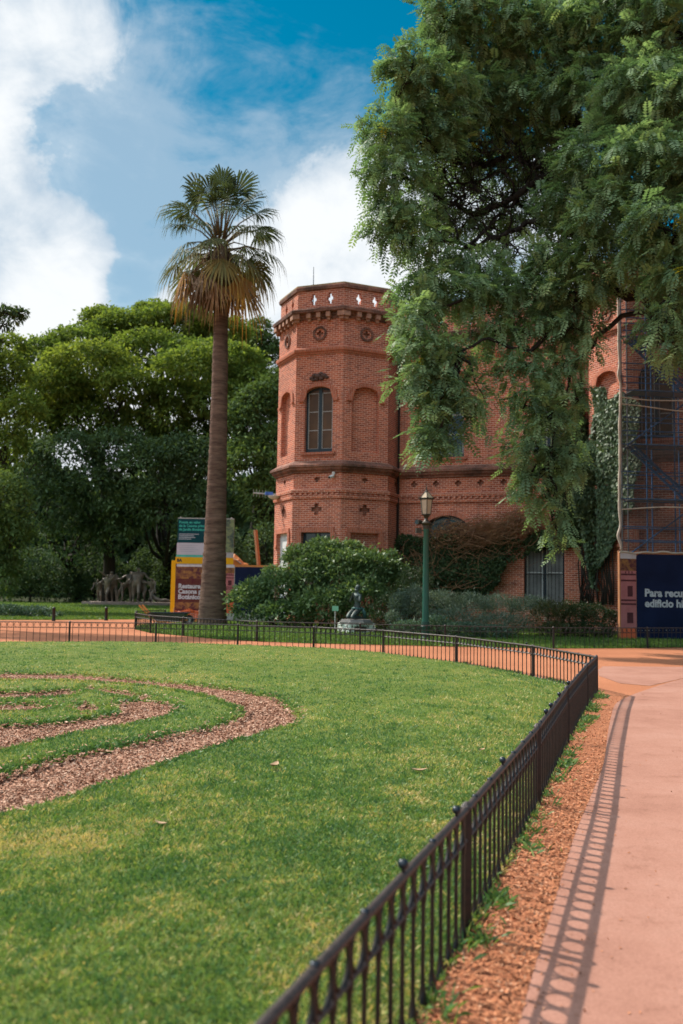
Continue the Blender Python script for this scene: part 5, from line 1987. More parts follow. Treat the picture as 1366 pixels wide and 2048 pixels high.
for k in range(6):
    a0, a1 = 2 * math.pi * (k + .5) / 6, 2 * math.pi * (k + 1.5) / 6
    e = lambda r, a_, z: c0 + V((r * math.cos(a_), r * math.sin(a_), z))
    gl.add([e(rb, a0, zb), e(rb, a1, zb), e(rt_, a1, zt_), e(rt_, a0, zt_)], [(0, 1, 2, 3)])
    gt.add([e(rt_ + .04, a0, zt_ + .03), e(rt_ + .04, a1, zt_ + .03), e(rz_, a1, zr), e(rz_, a0, zr)], [(0, 1, 2, 3)])
    ln.tube([e(rb, a0, zb), e(rt_, a0, zt_), e(rt_ + .04, a0, zt_ + .03), e(rz_, a0, zr)], .014, 5)
    for r, z, th_ in ((rb, zb, .016), (rt_ + .004, zt_, .018), (rt_ + .045, zt_ + .032, .014)):
        ln.tube([e(r, a0, z), e(r, a1, z)], th_, 5)
    ln.ball(e(rt_ + .05, a0, zt_ + .05), .02, 6, 4)
ln.lathe(c0, [(.07, zr - .01), (.06, zr + .03), (.03, zr + .06), (.02, lz(975)), (.012, lz(973)), (.004, lz(966))], 10)
lo = ln.part('lantern', M_BRONZE, lp)
gl.part('lantern_glass', M_GLASS, lo)
gt.part('lantern_roof_glass', M_GLASS_T, lo)
cx = at(838, 1044, LY)
t = thing('spotlight', 'round dark spotlight clamped under the lantern of the green lamp post', 'spotlight', tuple(cx))
mb = MB()
mb.tube([cx + V((.06, .05, 0)), cx + V((-.08, -.12, -.01))], [.07, .085], 12)
h_ = mb.part('housing', M_BRONZE, t, smooth=True, auto=40)
mb = MB()
mb.tube([cx + V((-.08, -.121, -.01)), cx + V((-.083, -.126, -.01))], .07, 12)
mb.part('lens', M_PANE_D, h_)
mb = MB()
mb.tube([cx + V((.04, .0, 0)), c0 + V((-.09, 0, cx.z))], .02, 6)
mb.part('bracket', M_BRONZE, t)
cx = at(837, 1061, LY)
t = thing('control_box', 'small dark box fixed to the lamp post below the spotlight', 'box', tuple(cx))
mb = MB()
mb.box(cx, (.17, .13, .16), .2)
mb.part('housing', M_BRONZE, t)
mb = MB()
mb.tube([cx + V((.05, 0, 0)), c0 + V((-.08, 0, cx.z))], .018, 6)
mb.part('bracket', M_BRONZE, t)

# ---- kneeling bronze on its plinth
M_STAT = pm('green_bronze', (0.035, 0.037, 0.034), (0.075, 0.105, 0.092), 2.6, 0.55, 0.3, bump=.2, bscale=20, lo=.42, hi=.7)
M_PLINTH = pm('white_plinth', (0.75, 0.74, 0.66), (0.55, 0.55, 0.5), 3, .8, bump=.2)
M_SLAB = pm('grey_slab', (0.17, 0.155, 0.14), (0.11, 0.1, 0.095), 4, .7)
SY = 33.0
sb = at(712, 1262, SY)
zs0 = at(712, 1246, SY).z
zs1 = at(712, 1239, SY).z
pl_t = thing('plinth', 'low white panelled plinth with a grey top under the kneeling bronze', 'plinth', (sb.x, sb.y, 0))
mb = MB()
mb.box((sb.x, sb.y, zs0 / 2 - .05), (1.02, .9, zs0 + .1), .42)
blk = mb.part('block', M_PLINTH, pl_t)
u42 = V((math.cos(.42), math.sin(.42), 0))
n42 = V((math.sin(.42), -math.cos(.42), 0))
mb = MB()
c_ = V((sb.x, sb.y, 0))
for x0, x1, d in ((-.45, -.41, 0), (.41, .45, 0)):
    mb.frame_box(c_, u42, n42, x0, x1, .05, zs0 - .03, .4, .475)
mb.frame_box(c_, u42, n42, -.41, .41, zs0 - .08, zs0 - .03, .4, .475)
for x0 in (-.4, .0, .36):
    mb.frame_box(c_, n42, -u42, x0, x0 + .04, .05, zs0 - .03, .4, .535)
mb.frame_box(c_, n42, -u42, -.4, .4, zs0 - .08, zs0 - .03, .4, .535)
for x0 in (-.4, .0, .36):
    mb.frame_box(c_, n42, u42, x0, x0 + .04, .05, zs0 - .03, .4, .535)
mb.frame_box(c_, n42, u42, -.4, .4, zs0 - .08, zs0 - .03, .4, .535)
mb.part('panel_moulding', M_PLINTH, blk)
mb = MB()
mb.frame_box(c_, u42, n42, -.28, .2, zs0 - .28, zs0 - .1, .4, .462)
mb.part('dark_plaque', M_BRONZE, pl_t)
mb = MB()
mb.lathe((sb.x, sb.y, zs0), [(.62, 0), (.64, .01), (.64, .05), (.58, .06), (.56, zs1 - zs0)], 8, .4)
mb.part('top_slab', M_SLAB, pl_t)

st_scale = (at(712, 1168, SY).z - zs1) / 1.30
place = Matrix.Translation((sb.x, sb.y, zs1)) @ Matrix.Rotation(R(-38), 4, 'Z') @ Matrix.Scale(st_scale, 4)
J = [((0, .05, .36), .145, None)]


def jn(pos, r, par):
    J.append((pos, r, par))
    return len(J) - 1


waist = jn((0, .05, .56), .105, 0)
chest = jn((0, .04, .76), .135, waist)
ush = jn((0, .04, .87), .12, chest)
neck = jn((0, .03, .98), .052, ush)
jaw = jn((0, -.01, 1.06), .07, neck)
crown_ = jn((0, .045, 1.17), .088, jaw)
chin = jn((0, -.085, 1.085), .03, jaw)
nose = jn((0, -.075, 1.155), .022, crown_)
for sx in (-1, 1):
    hip = jn((.09 * sx, .03, .33), .12, 0)
    mid = jn((.11 * sx, -.2, .235), .1, hip)
    kn = jn((.1 * sx, -.42, .085), .066, mid)
    cf = jn((.12 * sx, -.12, .085), .075, kn)
    an = jn((.11 * sx, .2, .06), .045, cf)
    toe = jn((.11 * sx, .36, .035), .035, an)
    sh = jn((.165 * sx, .03, .885), .068, ush)
    el_ = jn((.215 * sx, -.10, .64), .05, sh)
    wr = jn((.06 * sx, -.2, .83), .034, el_)
    pa_ = jn((.026 * sx, -.205, .895), .036, wr)
    for f, (dx, dz) in enumerate(((-.03, .06), (-.012, .085), (.008, .09), (.026, .075))):
        k1 = jn((.016 * sx + dx * .2, -.205 + dx * .8, .895 + dz * .6), .011, pa_)
        jn((.006 * sx, -.208 + dx * 1.0, .895 + dz + .015), .009, k1)
    th1 = jn((.03 * sx, -.235, .9), .011, pa_)
    jn((.012 * sx, -.25, .93), .009, th1)
st = skin_body('kneeling_statue', J, M_STAT, None, place, 2)
tag(st, 'green black bronze of a kneeling woman with raised face and hands clasped at her chest', 'statue')
mb = MB()
hc = place @ V((0, .085, 1.195))
mb.ball(hc, .088 * st_scale, 12, 8, (1.0, 1.05, .95))
mb.ball(place @ V((0, .17, 1.13)), .045 * st_scale, 10, 6)
mb.part('hair', M_STAT, st, smooth=True)
mb = MB()
pts_ = [place @ V((.19 * math.cos(t_), .06 + .17 * math.sin(t_), .40 + .02 * math.sin(3 * t_))) for t_ in np.linspace(0, 2 * math.pi, 14, endpoint=False)]
mb.tube(pts_, .045 * st_scale, 6, closed=True)
mb.tube([place @ V((.17, .12, .4)), place @ V((.24, .18, .25)), place @ V((.25, .22, .06))], [.06 * st_scale, .075 * st_scale, .05 * st_scale], 8)
mb.part('draped_cloth', pm('verdigris', (0.05, 0.13, 0.115), (0.035, 0.075, 0.07), 4, .55, .4), st, smooth=True)

# ---- small plant label on a stake
lg = gnd(670, 1259)
lg = V((lg.x, SY - .4, 0)) if abs(lg.y - SY) > 3 else lg
lg = at(670, 1250, 32.6)
zt0, zt1 = at(669, 1222, 32.6).z, at(669, 1212, 32.6).z
t = thing('plant_label', 'small pale green plant label on a thin stake beside the plinth', 'sign', (lg.x, lg.y, 0))
mb = MB()
mb.tube([(lg.x, lg.y, -.1), (lg.x, lg.y, zt0 + .05)], .018, 6)
mb.part('stake', M_LATH, t)
mb = MB()
o_ = V((lg.x, lg.y - .025, 0))
ux_, n_ = V((1, 0, 0)), V((0, -1, 0))
mb.frame_box(o_, ux_, n_, -.11, .11, zt0, zt1, -.005, .006)
mb.part('label_plate', pm('label_green', (0.2, 0.42, 0.27), (0.16, 0.34, 0.22), 6, .5), t)

# ---- bronze group far off on the back lawn (a plain group of revellers, not any known work)
M_GROUP = pm('old_bronze', (0.26, 0.19, 0.135), (0.08, 0.062, 0.05), 1.6, .5, .15, bump=.3, bscale=9)
GYD = 70.0
gb = at(255, 1208, GYD)
grp = thing('bronze_group', 'weathered bronze group of staggering linked figures on a long low stone base', 'sculpture', (gb.x, gb.y, 0))
zb0 = at(255, 1204, GYD).z
mb = MB()
loop = [(gb.x + x * GYD / F, gb.y + y) for x, y in ((-85, -.9), (-60, -1.5), (0, -1.6), (60, -1.4), (95, -1.0), (85, .6), (40, 1.3), (-40, 1.4), (-80, .8))]
N_ = len(loop)
mb.add([(x, y, -.05) for x, y in loop] + [(x, y, zb0) for x, y in loop], [(i, (i + 1) % N_, N_ + (i + 1) % N_, N_ + i) for i in range(N_)] + [tuple(range(N_, 2 * N_))])
mb.part('stone_base', pm('pink_stone', (0.26, 0.19, 0.16), (0.17, 0.12, 0.1), 2, .85, bump=.3), grp)


def figure(px, top_py, lean, bend, arml, armr, rot, yoff, stride=.25, broad=1.0):
    broad *= 1.45
    """standing figure: lean sideways, bend forward, arms reaching to points (dx, dz) from the shoulders"""
    h = (at(px, top_py, GYD).z - zb0) / 1.72
    pl0 = at(px, 1204, GYD)
    M = Matrix.Translation((pl0.x, GYD + yoff, zb0 - .02)) @ Matrix.Rotation(R(rot), 4, 'Z') @ Matrix.Scale(h, 4)
    j = [((lean * .3, 0, .92), .15 * broad, None)]
    ad = lambda p, r, q: (j.append((p, r, q)), len(j) - 1)[1]
    w_ = ad((lean * .5, -bend * .3, 1.12), .125 * broad, 0)
    c_ = ad((lean * .75, -bend * .7, 1.32), .165 * broad, w_)
    nk = ad((lean * .9, -bend * .95, 1.48), .06, c_)
    hd = ad((lean * 1.0, -bend * 1.1 - .02, 1.58), .085, nk)
    ad((lean * 1.02, -bend * 1.1, 1.67), .085, hd)
    for s, (dx, dz) in ((-1, arml), (1, armr)):
        sh = ad((lean * .8 + .2 * s * broad, -bend * .75, 1.40), .07, c_)
        e_ = ad((lean * .8 + .2 * s + dx * .5, -bend * .8 - .1, 1.38 + dz * .5 - .04), .055, sh)
        hnd = ad((lean * .8 + .2 * s + dx, -bend * .8 - .15, 1.38 + dz), .042, e_)
        for q in (-1.5, -.5, .5, 1.5):
            ad((lean * .8 + .2 * s + dx * 1.18, -bend * .8 - .15 + q * .022, 1.38 + dz * 1.15), .013, hnd)
    for s in (-1, 1):
        hp = ad((lean * .3 + .09 * s, 0, .86), .11 * broad, 0)
        kn_ = ad((lean * .1 + .10 * s, -stride * .5 * s - .05, .48), .08, hp)
        ak = ad((.10 * s, -stride * .3 * s + .04, .08), .05, kn_)
        ad((.11 * s, -stride * .3 * s - .12, .04), .04, ak)
    b_ = skin_body('figure', j, M_GROUP, grp, M, 2)
    return b_


figure(198, 1157, -.16, .12, (-.25, -.45), (.5, -.05), 12, .1, .35)
figure(214, 1147, .16, .2, (-.35, -.25), (.4, .3), -14, -.2, .4)
figure(226, 1140, -.2, .05, (-.45, .25), (.3, -.4), 20, .4, .3, .9)
figure(238, 1159, .32, .6, (-.1, -.6), (.5, -.45), 34, .1, .5, 1.1)
figure(262, 1139, -.1, -.05, (-.6, -.2), (.3, .2), 0, .3, .3)
figure(273, 1133, .1, -.1, (-.3, -.4), (.5, -.3), 16, -.3, .4, 1.05)
figure(287, 1152, -.14, .25, (-.4, -.1), (.5, -.25), -18, .25, .45)
figure(303, 1155, .34, .45, (-.45, .05), (.2, -.65), -24, -.1, .5)
# one raises a cup, one has sunk to the ground
pl0 = at(318, 1204, GYD)
M = Matrix.Translation((pl0.x, GYD - .3, zb0)) @ Matrix.Scale(1.05, 4)
skin_body('figure', [((0, 0, .18), .17, None), ((-.25, 0, .32), .14, 0), ((-.5, .0, .55), .17, 1), ((-.6, 0, .72), .065, 2), ((-.65, -.02, .84), .09, 3), ((-.66, -.02, .92), .085, 4),
                     ((-.5, -.2, .5), .065, 2), ((-.4, -.38, .22), .05, 6), ((-.3, -.42, .06), .045, 7), ((-.48, .2, .55), .065, 2), ((-.7, .32, .3), .05, 9), ((-.75, .3, .06), .045, 10),
                     ((.2, -.1, .15), .12, 0), ((.6, -.12, .22), .085, 12), ((.98, -.1, .08), .055, 13), ((1.12, -.12, .09), .04, 14), ((.2, .1, .13), .12, 0), ((.55, .15, .1), .085, 16), ((.95, .2, .06), .055, 17), ((1.1, .2, .08), .04, 18)], M_GROUP, grp, M, 2)

# ---- bollards at the edge of the back lawn
prev = None
for px, py, lab in ((212, 1241, 'short dark bollard on the lawn edge below the bronze figures'), (107, 1242, 'short dark bollard at the left part of the back lawn edge')):
    g = gnd(px, py)
    r = thing('bollard', lab, 'bollard', (g.x, g.y, 0), 'bollards along the back lawn')
    mb = MB()
    mb.lathe((g.x, g.y, 0), [(.085, 0), (.08, .05), (.07, .08), (.065, .48), (.075, .5)], 10)
    mb.part('post', M_IRON, r, smooth=True, auto=40)
    mb = MB()
    mb.lathe((g.x, g.y, .5), [(.078, 0), (.078, .03), (.05, .07), (.005, .09)], 10)
    mb.part('cap', M_IRON, r, smooth=True, auto=40)

# ---- hoardings
M_YEL = pm('yellow_board', (0.72, 0.36, 0.012), (0.66, 0.31, 0.01), 3, .5)
M_TEAL = pm('teal_print', (0.008, 0.052, 0.06), (0.006, 0.04, 0.05), 1.5, .4)
M_TEALT = pm('teal_letters', (0.02, 0.36, 0.28), None, 3, .5)
M_MINT = pm('mint_strip', (0.06, 0.42, 0.3), None, 3, .5)
M_PALE = pm('pale_print', (0.5, 0.44, 0.47), (0.45, 0.4, 0.43), 2, .5)
M_LINE = pm('grey_letters', (0.33, 0.34, 0.37), None, 3, .5)
M_NAVY = pm('navy_print', (0.010, 0.016, 0.05), (0.007, 0.011, 0.034), 1.2, .55, bump=.12, bscale=2.0)
M_WLET = pm('white_letters', (0.5, 0.5, 0.53), None, 3, .5)
M_PINK = pm('pink_print', (0.42, 0.15, 0.15), (0.34, 0.11, 0.11), 2.2, .5)
M_PINKD = pm('plum_print', (0.10, 0.03, 0.035), None, 3, .5)
M_AUT = pm('autumn_print', (0.30, 0.14, 0.05), (0.09, 0.028, 0.035), 4.5, .5, lo=.4, hi=.6, detail=8)
M_LEAFP = pm('green_photo_print', (0.17, 0.2, 0.08), (0.03, 0.05, 0.04), 3.5, .5, lo=.42, hi=.58, detail=6)
M_SKYP = pm('pale_sky_print', (0.55, 0.5, 0.52), (0.42, 0.36, 0.36), 2, .5)
M_MAROON = pm('maroon_print', (0.085, 0.016, 0.025), (0.13, 0.05, 0.03), 3.2, .5, detail=8)
M_ORANGE = pm('orange_print', (0.62, 0.1, 0.03), (0.5, 0.09, 0.03), 3, .6)
M_ORTARP = pm('orange_tarp', (0.55, 0.19, 0.035), (0.42, 0.15, 0.03), 2, .6)
M_TIMBER = pm('orange_timber', (0.42, 0.17, 0.07), (0.3, 0.12, 0.05), 4, .8)


def printed_tower(root, O, ux, n, x0, x1, z0, z1, sky=.86, d=.004):
    """flat print of a pink brick tower"""
    w, h = x1 - x0, z1 - z0
    def rect(nm, m, a, b, c, e, k):
        mb_ = MB()
        mb_.frame_box(O, ux, n, x0 + w * a, x0 + w * b, z0 + h * c, z0 + h * e, .0, d * k)
        return mb_.part(nm, m, root)
    p_ = rect('tower_print', M_PINK, .02, .98, .0, sky - .1, 1)
    def sub(nm, m, a, b, c, e, k):
        mb_ = MB()
        mb_.frame_box(O, ux, n, x0 + w * a, x0 + w * b, z0 + h * c, z0 + h * e, .0, d * k)
        mb_.part(nm, m, p_)
    rect('sky_print', M_SKYP, .0, 1, sky + .06, 1, 1.0)
    rect('foliage_print', M_AUT, .0, 1, sky - .1, sky + .06, 1.3)
    for c in (.62, .70, .36, .31):
        sub('cornice_print', M_PINKD, .03, .97, c, c + .022, 2)
    sub('window_print', M_PINKD, .44, .76, .42, .56, 2)
    sub('window_print', M_PINKD, .40, .78, .07, .21, 2)
    for a in (.3, .5, .7):
        sub('battlement_print', M_PINKD, a, a + .06, .725, .755, 2)


for nm_ in ('navy_print', 'teal_print', 'maroon_print', 'autumn_print', 'pink_print', 'plum_print', 'yellow_board', 'pale_print'):
    MATS[nm_].node_tree.nodes['Principled BSDF'].inputs['Specular IOR Level'].default_value = .08

# information board standing behind the palm
IY = 44.0
iu, inn = V((1, 0, 0)), V((0, -1, 0))
ib0 = at(352, 1224, IY)
K = IY / F


def iz(y):
    return at(410, y, IY).z


ix = lambda px: at(px, 1150, IY).x
IO = V((0, IY, 0))
t = thing('information_board', 'tall works information board with teal and yellow panels partly hidden by the palm trunk', 'sign', (ix(410), IY, 0))
mb = MB()
mb.frame_box(IO, iu, inn, ix(353), ix(466), iz(1036), 0, -.06, 0)
for px in (358, 460):
    mb.tube([(ix(px), IY + .1, -.1), (ix(px), IY + .1, iz(1034))], .04, 6)
bd = mb.part('board', M_LATH, t)


def ipanel(nm, m, xa, xb, ya, yb, k=1):
    q = MB()
    q.frame_box(IO, iu, inn, ix(xa), ix(xb), iz(yb), iz(ya), 0, .006 * k)
    return q.part(nm, m, t)


tp_ = ipanel('teal_panel', M_TEAL, 353, 440, 1038, 1086)
ipanel('leaf_photo_panel', M_LEAFP, 440.2, 466, 1038, 1104)
pp = ipanel('pale_panel', M_PALE, 352, 440, 1086.3, 1110)
ipanel('mint_strip', M_MINT, 351, 440, 1110.2, 1114.6)
yp = ipanel('yellow_strip', M_YEL, 350, 466, 1114.8, 1128)
for k, (s, y) in enumerate((('Puesta en valor', 1047.3), ('de la Casona principal', 1054.3), ('de Jardín Botánico', 1061.6))):
    text_part('lettering', s, IO + iu * ix(355.2) + V((0, 0, iz(y))), iu, inn, .165, M_TEALT, tp_, .006, .01)
mb = MB()
for k, L_ in enumerate((40, 30, 33, 25)):
    y = 1068 + k * 3.3
    mb.frame_box(IO, iu, inn, ix(355.5), ix(355.5 + L_), iz(y + 1.6), iz(y), .006, .010)
mb.part('small_print', M_LINE, tp_)
mb = MB()
for k in range(4):
    y = 1091 + k * 4
    mb.frame_box(IO, iu, inn, ix(357), ix(395 - k % 2 * 5), iz(y + .7), iz(y), .006, .010)
mb.part('small_print', M_LINE, pp)
text_part('lettering', 'BA', IO + iu * ix(353) + V((0, 0, iz(1124))), iu, inn, .19, pm('black_letters', (0.02, 0.015, 0.012), None, 3, .5), yp, .012, .01)

# left hoarding: yellow edge, photo panel, printed tower, navy panel
HY = 42.6
HO = V((0, HY, 0))
hz = lambda y: at(420, y, HY).z
hx = lambda px: at(px, 1180, HY).x
t = thing('hoarding', 'site hoarding behind the palm trunk with yellow end and white title on maroon photo panel', 'hoarding', (hx(420), HY, 0))
mb = MB()
mb.frame_box(HO, iu, inn, hx(349.5), hx(560), 0, hz(1129), -.08, 0)
mb.part('backing_board', M_LATH, t)


def hpanel(nm, m, xa, xb, ya, yb, k=1):
    q = MB()
    q.frame_box(HO, iu, inn, hx(xa), hx(xb), hz(yb), hz(ya), 0, .006 * k)
    return q.part(nm, m, t)


q = MB()
q.add([V((hx(350), HY, hz(1128))), V((hx(350), HY, 0)), V((hx(341), HY + 2.4, 0)), V((hx(341), HY + 2.4, hz(1128)))], [(0, 1, 2, 3)])
q.frame_box(HO, iu, inn, hx(341.5), hx(350), 0, hz(1122), -.1, .02)
q.part('yellow_end_panel', M_YEL, t)
hp_ = hpanel('photo_panel', M_MAROON, 350.3, 446, 1129, 1226)
hpanel('cloud_photo', M_SKYP, 352, 446, 1129.5, 1134, 2)
hpanel('autumn_photo', M_AUT, 351, 446, 1134, 1158, 2)
hpanel('autumn_photo', M_AUT, 351, 446, 1205, 1218, 2)
for s, y in (('Restauración', 1177), ('Casona principal', 1187.5), ('Botánico', 1198.5)):
    text_part('lettering', s, HO + iu * hx(356.5) + V((0, 0, hz(y))), iu, inn, .285, M_WLET, hp_, .012, .02)
printed_tower(t, HO, iu, inn, hx(446.2), hx(468), hz(1200), hz(1129))
hpanel('orange_foot', M_ORANGE, 446.2, 468, 1200.3, 1226)
nv = hpanel('navy_panel', M_NAVY, 469, 545, 1133, 1226)
hpanel('orange_edge', M_ORTARP, 468.2, 548, 1129, 1132.8)
text_part('lettering', 'Para', HO + iu * hx(474) + V((0, 0, hz(1185))), iu, inn, .30, M_WLET, nv, .012, .02)
text_part('lettering', 'edificio', HO + iu * hx(470) + V((0, 0, hz(1197))), iu, inn, .30, M_WLET, nv, .012, .02)
# orange tarpaulin and timber behind it
t0 = at(470, 1130, 45.5)
t = thing('orange_tarpaulin', 'orange tarpaulin heaped behind the hoarding just right of the palm trunk', 'tarpaulin', (t0.x, t0.y, 0))
mb = MB()
gx_ = [(x, y) for x in np.linspace(-.9, .9, 9) for y in np.linspace(-.5, .5, 5)]
top_ = [(t0.x + x - .25, t0.y + y, iz(1106) * (1 - .17 * abs(x) ** 1.6 - .15 * abs(y)) + .09 * math.sin(7 * x + 3 * y)) for x, y in gx_]
mb.add(top_, [(i * 5 + j, (i + 1) * 5 + j, (i + 1) * 5 + j + 1, i * 5 + j + 1) for i in range(8) for j in range(4)])
rim = [i * 5 for i in range(9)] + [40 + j for j in range(1, 5)] + [i * 5 + 4 for i in range(7, -1, -1)] + [j for j in range(3, 0, -1)]
n0 = len(mb.v)
mb.v += [(mb.v[i][0], mb.v[i][1], 0) for i in rim]
mb.f += [(rim[k], rim[(k + 1) % len(rim)], n0 + (k + 1) % len(rim), n0 + k) for k in range(len(rim))]
mb.part('sheet', M_ORTARP, t)
mb = MB()
mb.tube([at(450, 1116, 44.9), at(470, 1118, 44.95), at(483, 1128, 45)], .025, 5)
mb.part('tie_rope', M_LATH, t)
tb_ = at(515, 1130, 46)
t = thing('timber_post', 'orange brown timber post leaning up behind the navy hoarding left of the tower', 'post', (at(520, 1200, 46).x, 46, 0))
mb = MB()
a_, b_ = at(520, 1160, 46), at(511, 1060, 46)
a_ = b_ + (a_ - b_) * (b_.z / (b_.z - a_.z))
mb.tube([a_, b_], .1, 4)
mb.part('beam', M_TIMBER, t)
mb = MB()
mb.tube([a_ + V((.02, -.06, 1.2)), a_ + V((.8, .4, 0))], .05, 4)
mb.part('brace', M_TIMBER, t)

# wheelbarrow and safety mesh by the palm
wb = at(338, 1250, 37)
wb.z = 0
t = thing('wheelbarrow', 'dark wheelbarrow with orange handles parked behind the second railing left of the palm', 'wheelbarrow', tuple(wb))
zt2 = at(338, 1226, 37).z
mb = MB()
q0, q1, s0, s1 = .45, .78, .24, .36
lo_, hi_ = zt2 - .34, zt2
mb.add([wb + V(v) for v in ((-q0, -s0, lo_), (q0 * .8, -s0, lo_), (q0 * .8, s0, lo_), (-q0, s0, lo_), (-q1, -s1, hi_), (q1, -s1, hi_ + .02), (q1, s1, hi_ + .02), (-q1, s1, hi_))],
       [(0, 3, 2, 1), (0, 1, 5, 4), (1, 2, 6, 5), (2, 3, 7, 6), (3, 0, 4, 7)])
mb.part('tub', pm('grey_tub', (0.05, 0.05, 0.05), (0.09, 0.085, 0.08), 6, .5, .4), t)
mb = MB()
mb.tube([wb + V(v) for v in ((-q1, -s1, hi_), (q1, -s1, hi_ + .02), (q1, s1, hi_ + .02), (-q1, s1, hi_))], .018, 5, closed=True)
mb.part('tub_rim', M_KNOB, t)
for s in (-1, 1):
    mb = MB()
    mb.tube([wb + V((.75, .12 * s, .2)), wb + V((-.5, .26 * s, lo_ - .03)), wb + V((-1.15, .3 * s, zt2 + .3))], .038, 6)
    h_ = mb.part('handle', M_ORTARP, t)
    mb = MB()
    mb.tube([wb + V((-.3, .22 * s, lo_ - .03)), wb + V((-.4, .24 * s, 0))], .02, 5)
    mb.part('leg', M_ORTARP, t)
mb = MB()
mb.tube([wb + V((.78, -.04, .2)), wb + V((.78, .04, .2))], .2, 16)
w_ = mb.part('wheel', M_KNOB, t)
mb = MB()
mb.tube([wb + V((.78, -.06, .2)), wb + V((.78, .06, .2))], .1, 12)
mb.part('rim', M_LATH, w_)
m0 = at(374, 1248, 39.5)
t = thing('safety_mesh', 'low orange safety mesh strung in front of the information board beside the palm', 'barrier', (m0.x, m0.y, 0))
mb = MB()
x0, x1 = at(348, 1230, 39.5).x, at(404, 1230, 39.5).x
zt3 = at(374, 1220, 39.5).z
for i in range(19):
    x = x0 + (x1 - x0) * i / 18
    mb.tube([(x, m0.y + .05 * math.sin(i), .02), (x, m0.y + .05 * math.sin(i), zt3 - .06 * math.sin(i * .5))], .022, 4)
for k in range(6):
    z = .05 + (zt3 - .1) * k / 5
    mb.tube([(x0 + (x1 - x0) * i / 8, m0.y + .05 * math.sin(i * 2.2), z - .03 * math.sin(i)) for i in range(9)], .022, 4)
mb.part('net', pm('orange_mesh', (0.6, 0.11, 0.025), None, 3, .6), t)
for x in (x0, x1):
    mb = MB()
    mb.tube([(x, m0.y, -.1), (x, m0.y, zt3 + .08)], .03, 6)
    mb.part('stake', M_TIMBER, t)

# ---- right hoarding with the big lettering
RY = 31.2
ru = V((1, .12, 0)).normalized()
rn_ = V((ru.y, -ru.x, 0))
rO = at(1240, 1282, RY)
RO = V((rO.x, rO.y, 0))


def rhit(px, py):
    d = ray(px, py)
    p = EYE + d * ((RO - EYE).dot(rn_) / d.dot(rn_))
    return (p - RO).dot(ru), p.z


t = thing('navy_hoarding', 'navy hoarding with white lettering below the netted scaffold at the right edge', 'hoarding', tuple(RO))
ztop = rhit(1300, 1105)[1]
XR = 6.5
mb = MB()
mb.frame_box(RO, ru, rn_, 0, XR, 0.02, ztop, -.1, 0)
for x in np.arange(.05, XR, 1.6):
    mb.tube([RO + ru * float(x) - rn_ * .15, RO + ru * float(x) - rn_ * .15 + V((0, 0, ztop + .05))], .05, 6)
mb.part('backing_board', M_TIMBER, t)
xs1 = rhit(1273, 1190)[0]
printed_tower(t, RO, ru, rn_, .03, xs1, rhit(1255, 1257)[1], ztop - .02)
mb = MB()
mb.frame_box(RO, ru, rn_, .03, xs1 - .02, rhit(1255, 1280)[1], rhit(1255, 1256.6)[1], 0, .006)
mb.part('orange_foot', M_ORANGE, t)
rr0 = .12
zb_ = .03
loop = [(xs1, zb_), (XR - .02, zb_), (XR - .02, ztop - .06), (xs1 + rr0, ztop - .06)] + [(xs1 + rr0 - rr0 * math.sin(a_), ztop - .06 - rr0 + rr0 * math.cos(a_)) for a_ in np.linspace(.2, math.pi / 2, 6)]
mb = MB()
mb.slab(RO, ru, rn_, loop, 0, .007)
nv = mb.part('navy_panel', M_NAVY, t)
xl, zl = rhit(1289, 1192.5)
text_part('lettering', 'Para recuperar', RO + ru * xl + V((0, 0, zl)), ru, rn_, .352, M_WLET, nv, .014, .012)
xl, zl = rhit(1289.5, 1213.5)
text_part('lettering', 'edificio histórico', RO + ru * xl + V((0, 0, zl)), ru, rn_, .352, M_WLET, nv, .014, .012)
mb = MB()
for i in range(40):
    x, z = rhit(1277 + i * 6.9, 1261 - .1 * i)
    mb.ball(RO + ru * x + rn_ * .02 + V((0, 0, z)), .02 if i % 5 == 3 else .012, 6, 4)
mb.part('eyelets', M_LATH, nv)
mb = MB()
pth = [RO + ru * x + rn_ * .03 + V((0, 0, ztop + .02 * math.sin(x * 9) - .02 * math.sin(x * 3))) for x in np.linspace(0, XR, 40)]
mb.tube(pth, .03, 6)
mb.part('rolled_hem', pm('cream_cloth', (0.5, 0.42, 0.34), (0.38, 0.31, 0.25), 5, .8), t)

# ---- scaffold in its netting
M_BLUE = pm('blue_paint', (0.02, 0.13, 0.32), (0.025, 0.09, 0.2), 8, .45, .2)
M_STEEL = pm('galvanised', (0.26, 0.27, 0.29), (0.18, 0.19, 0.2), 8, .4, .6)
SCY = 32.4
so = at(1243, 1200, SCY)
SO = V((so.x, so.y, 0))
su = V((1, .12, 0)).normalized()
sn = V((su.y, -su.x, 0))


def shit(px, py, d=0.0):
    r_ = ray(px, py)
    p = EYE + r_ * ((SO + sn * d - EYE).dot(sn) / r_.dot(sn))
    return (p - SO).dot(su), p.z


